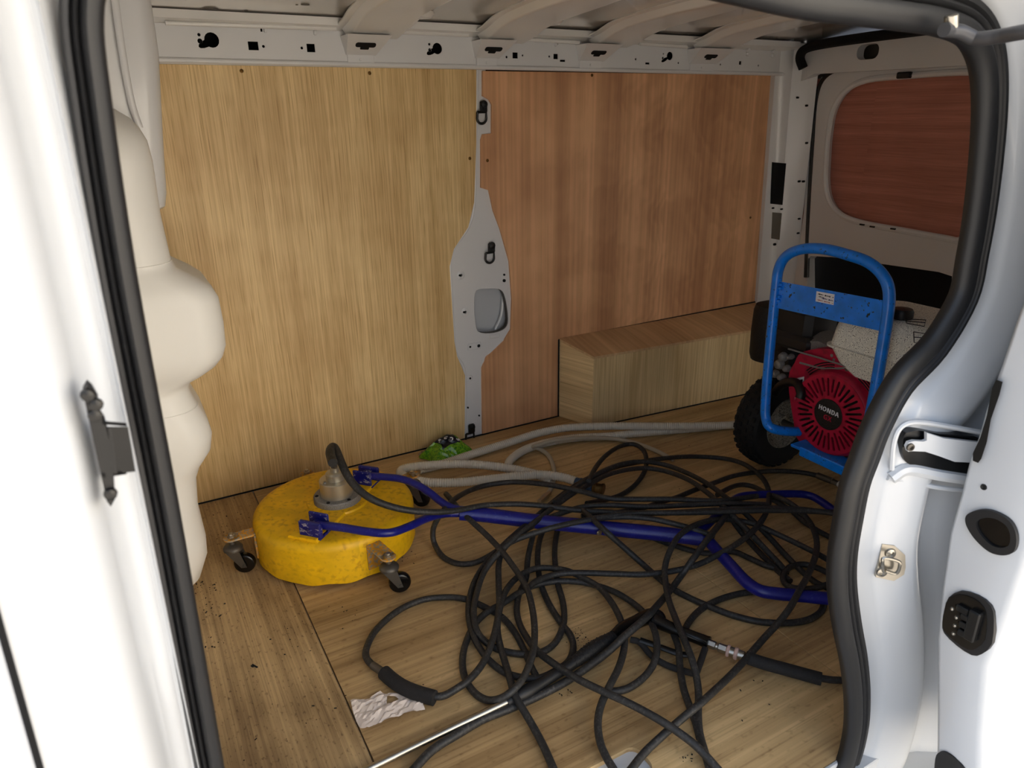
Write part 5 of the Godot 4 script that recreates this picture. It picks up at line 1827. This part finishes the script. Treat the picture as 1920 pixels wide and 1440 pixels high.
func build_gun() -> void:
	var t := thing("spray_gun", "black trigger spray gun with a long bare steel lance, lying under the hose", "spray gun", fl(1180, 1200))
	# lance
	var b := MB.new()
	b.tube(hz([952, 1316, 18, 860, 1359, 15, 770, 1403, 12, 660, 1457, 10, 560, 1507, 9]), 0.0072, 14)
	part("steel_lance", b, M.steel, t, "bare steel lance tube")
	b = MB.new()
	var g := smooth(hz([950, 1317, 18, 975, 1304, 19, 1000, 1290, 20, 1030, 1272, 22, 1075, 1243, 25, 1110, 1218, 28, 1145, 1197, 30, 1160, 1188, 30]), 5)
	var rr := []
	for i in g.size():
		var s := float(i) / (g.size() - 1)
		rr.append(0.0105 + 0.0045 * exp(-pow((s - 0.22) / 0.12, 2.0)) + 0.006 * exp(-pow((s - 0.72) / 0.16, 2.0)))
	b.tube(g, rr, 16)
	var grip := part("lance_grip", b, M.rubber, t, "black rubber lance grip covered in bumps")
	b = MB.new()
	for i in range(14, g.size() - 3):
		for k in 12:
			var d := (g[i + 1] - g[i]).normalized()
			var s := d.cross(Vector3.UP).normalized()
			var a := TAU * (k + 0.5 * (i % 2)) / 12.0
			var n := s * cos(a) + s.cross(d) * sin(a)
			if n.y > -0.3 and rr[i] > 0.0125:
				b.lathe([[0.0021, 0], [0.0016, 0.0012], [0.0, 0.0017]], 6, Transform3D(Basis(d, n, d.cross(n)), g[i] + n * (rr[i] - 0.0002)))
	part("grip_bump", b, M.rubber, grip).set_meta("kind", "stuff")
	b = MB.new()
	b.tube(smooth(hz([1150, 1192, 32, 1166, 1180, 32, 1190, 1168, 33, 1216, 1156, 34, 1234, 1156, 34, 1240, 1166, 33]), 5), [0.012, 0.012, 0.013, 0.0135, 0.015, 0.0155, 0.016, 0.016, 0.016, 0.016, 0.016, 0.016, 0.0165, 0.017, 0.0175, 0.018, 0.018, 0.018, 0.0175, 0.017, 0.016, 0.015, 0.0145, 0.014, 0.0135, 0.013], 16)
	b.tube(smooth(hz([1226, 1162, 34, 1255, 1176, 32, 1290, 1190, 30, 1316, 1200, 28, 1329, 1206, 27]), 5), [0.0165, 0.016, 0.0155, 0.015, 0.0145, 0.014, 0.0138, 0.0136, 0.0134, 0.0133, 0.0132, 0.0132, 0.0132, 0.0133, 0.0134, 0.0136, 0.0138, 0.014, 0.0146, 0.0152, 0.0155], 16)
	part("gun_body", b, M.gloss_black, t)
	b = MB.new()
	b.tube(smooth(hz([1182, 1199, 22, 1200, 1205, 20, 1222, 1230, 14, 1250, 1247, 11, 1282, 1258, 11, 1303, 1262, 12, 1310, 1250, 16, 1322, 1216, 24]), 5), 0.0072, 12)
	part("trigger_guard", b, M.foam, t)
	b = MB.new()
	b.tube(smooth(hz([1200, 1200, 26, 1214, 1205, 24, 1240, 1214, 20, 1275, 1226, 18, 1300, 1228, 18]), 5), 0.0078, 12, 0.7)
	part("trigger", b, M.black, t)
	# quick coupling
	b = MB.new()
	var p0 := fl(1328, 1206, 0.027)
	var p1 := fl(1398, 1232, 0.024)
	b.rod(p0, p0.lerp(p1, 0.20), 0.0095, 6)
	b.rod(p0.lerp(p1, 0.20), p0.lerp(p1, 0.27), 0.0075, 16)
	b.rod(p0.lerp(p1, 0.27), p0.lerp(p1, 0.50), 0.0100, 6)
	b.rod(p0.lerp(p1, 0.5), p0.lerp(p1, 0.97), 0.0108, 20)
	part("quick_coupling", b, M.steel, t, "bright steel quick coupling")
	for s in [[0.50, 0.58], [0.70, 0.80]]:
		b = MB.new()
		b.rod(p0.lerp(p1, s[0]), p0.lerp(p1, s[1]), 0.0138, 24)
		part("coupling_ring", b, M.coupling_ring, t, "pale pink coupling ring")

func build_litter() -> void:
	# crumpled white paper
	var t := thing("paper_scrap", "torn crumpled scrap of white paper on the floor beside the foam hose grip", "paper", fl(725, 1330))
	var rng := FastNoiseLite.new()
	rng.seed = 9
	rng.frequency = 28.0
	var ring_ := []
	for q in [[657, 1313], [690, 1311], [713, 1297], [722, 1302], [735, 1300], [765, 1303], [790, 1315], [797, 1331], [770, 1334], [740, 1346], [733, 1347], [700, 1360], [676, 1368], [668, 1352], [661, 1332]]:
		ring_.append(fl(q[0], q[1], 0.004))
	var hole := []
	for q in [[726, 1309], [740, 1307], [748, 1310], [742, 1317], [732, 1321], [725, 1318]]:
		hole.append(fl(q[0], q[1], 0.004))
	var o2 := PackedVector2Array()
	for p in ring_:
		o2.append(Vector2(p.x, p.z))
	var dense := PackedVector2Array()
	for i in o2.size():
		for k in 4:
			dense.append(o2[i].lerp(o2[(i + 1) % o2.size()], k / 4.0))
	var h2 := PackedVector2Array()
	for p in hole:
		h2.append(Vector2(p.x, p.z))
	# grid of small cells clipped by the outline
	var b := MB.new()
	var lo := o2[0]
	var hi := o2[0]
	for p in o2:
		lo = Vector2(minf(lo.x, p.x), minf(lo.y, p.y))
		hi = Vector2(maxf(hi.x, p.x), maxf(hi.y, p.y))
	var n := 22
	var lift := func(p: Vector2) -> Vector3:
		var ridge := absf(rng.get_noise_2d(p.x * 0.55, p.y * 0.8)) * 0.020 + absf(rng.get_noise_2d(p.x * 1.6 + 4.0, p.y * 1.6)) * 0.003
		return Vector3(p.x, 0.0025 + ridge * 0.75, p.y)
	for i in n:
		for j in n:
			var c0 := lo + (hi - lo) * Vector2(float(i) / n, float(j) / n)
			var c1 := lo + (hi - lo) * Vector2(float(i + 1) / n, float(j + 1) / n)
			var cell := PackedVector2Array([c0, Vector2(c1.x, c0.y), c1, Vector2(c0.x, c1.y)])
			for q in Geometry2D.intersect_polygons(cell, dense):
				for w in Geometry2D.clip_polygons(q, h2):
					var tri := Geometry2D.triangulate_polygon(w)
					var pts := PackedVector3Array()
					for p in w:
						pts.append(lift.call(p))
					b.face(pts, tri, Vector3.UP)
	var paper := part("paper_sheet", b, M.paper, t, "", 25.0)
	paper.name = "paper_sheet"
	# green crisp packet
	var base := fl(835, 858, 0.0)
	var k := thing("crisp_packet", "crumpled green crisp packet on the floor by the foot of the pillar", "crisp packet", base)
	var g := PackedVector3Array()
	var ul := wz(797, 848, -2.13)
	var ur := wz(873, 836, -2.15)
	var at := Vector3((ul.x + ur.x) * 0.5, 0, -2.135)
	var wide := ur.x - ul.x
	var rows := []
	for i in 13:
		var v := i / 12.0
		var r := PackedVector3Array()
		for j in 17:
			var u := j / 16.0
			var puff := pow(sin(PI * clampf(u, 0.0, 1.0)), 0.6) * pow(sin(PI * clampf(v, 0.02, 0.98)), 0.5)
			var cr := rng.get_noise_2d(u * 0.16, v * 0.14) * 0.016 + rng.get_noise_2d(u * 0.4, v * 0.4 + 3.0) * 0.006
			var y := 0.004 + 0.088 * puff * (0.62 + 0.55 * u) * (1.0 - 0.35 * v) + cr * puff * 0.8
			r.append(at + Vector3((u - 0.5) * wide * (0.96 + 0.1 * sin(v * 9.0)) + 0.018 * (v - 0.5), maxf(0.002, y), (v - 0.5) * 0.105 + cr * 0.5 + 0.02 * (0.5 - u)))
		rows.append(r)
	b = MB.new()
	b.grid(rows)
	worn("packet_green", Color(0.50, 0.70, 0.12), Color(0.07, 0.40, 0.09), 121, 0.018, 0.46, 0.25, 12.0, 0.25)
	M.packet_dark = flat(Color(0.035, 0.04, 0.10), 0.3)
	M.packet_silver = flat(Color(0.62, 0.58, 0.52), 0.3, 0.7)
	part("packet_film", b, M.packet_green, k, "", 30.0)
	var er := []
	for e in [[0, 0], [12, 0]]:
		b = MB.new()
		var strip := []
		for j in 17:
			var p: Vector3 = rows[e[0]][j]
			var zz := 0.012 if e[0] == 12 else -0.010
			strip.append(p)
			er.append(PackedVector3Array([p, p + Vector3(0, 0.002 + 0.004 * sin(j * 1.7), zz)]))
		b.grid(er.slice(er.size() - 17))
		part("crimped_edge", b, M.packet_silver, k, "silver crimped end")
	# dark panel with white letters printed on the film, following its surface
	b = MB.new()
	var pr := []
	for i in 7:
		var r := PackedVector3Array()
		for j in 8:
			var p: Vector3 = rows[3 + i][5 + j]
			var q: Vector3 = rows[3 + i + 1][5 + j]
			var n3 := (q - p).cross(rows[3 + i][6 + j] - p).normalized()
			if n3.y < 0:
				n3 = -n3
			r.append(p + n3 * 0.0008)
		pr.append(r)
	b.grid(pr)
	part("print_panel", b, M.packet_dark, k)
	var letters := ["s", "c", "o", "s"]
	for i in 4:
		var u: int = 6 + i * 2
		var v: int = 5 + i
		var p: Vector3 = rows[v][u]
		var ex: Vector3 = (rows[v][mini(u + 1, 16)] - p).normalized()
		var ey: Vector3 = (rows[v - 1][u] - p).normalized()
		var ez := ex.cross(ey).normalized()
		ey = ez.cross(ex)
		var f := Transform3D(Basis(ex, ey, ez) * Basis(Vector3.BACK, -0.5 - 0.25 * i), p + ez * 0.0022)
		lettering(letters[i], 0.030, M.sticker, f, k)
	# dark bits of dirt and wood chips
	var r2 := RandomNumberGenerator.new()
	r2.seed = 77
	b = MB.new()
	var spots := [[380, 1105, 26, 26], [400, 1150, 34, 22], [395, 1210, 26, 14], [478, 1248, 6, 4], [410, 1000, 30, 16], [430, 960, 40, 18], [540, 930, 16, 3], [620, 1150, 70, 12], [560, 1200, 60, 10], [760, 1050, 30, 10], [1075, 1190, 26, 30], [1090, 1205, 18, 22], [1060, 1300, 12, 8], [720, 1300, 150, 10], [1220, 1030, 90, 10], [1400, 1300, 80, 6], [490, 1400, 60, 6], [1330, 880, 90, 8], [1110, 1100, 60, 5], [1480, 1020, 40, 6], [1290, 1420, 20, 10], [590, 1340, 50, 5], [500, 1290, 60, 8]]
	for q in spots:
		for i in q[3]:
			var a := r2.randf() * TAU
			var dd: float = sqrt(r2.randf()) * q[2]
			var p := fl(q[0] + cos(a) * dd, q[1] + sin(a) * dd * 0.7)
			var s := 0.0008 + 0.0022 * r2.randf() * r2.randf()
			b.box(p + Vector3(0, s * 0.4, 0), Vector3(s * (1.0 + 2.2 * r2.randf()), s * 0.8, s * 1.2), s * 0.3, Basis(Vector3.UP, r2.randf() * PI))
	var chip := fl(478, 1250)
	b.box(chip + Vector3(0, 0.002, 0), Vector3(0.004, 0.003, 0.018), 0.001, Basis(Vector3.UP, 0.5))
	var m := MeshInstance3D.new()
	m.name = "dirt_crumbs"
	m.mesh = b.mesh(Vector3.ZERO, 20.0)
	m.material_override = flat(Color(0.06, 0.045, 0.035), 0.9)
	m.set_meta("kind", "stuff")
	m.set_meta("label", "dark crumbs of dirt scattered over the plywood floor")
	m.set_meta("category", "dirt")
	add_child(m)
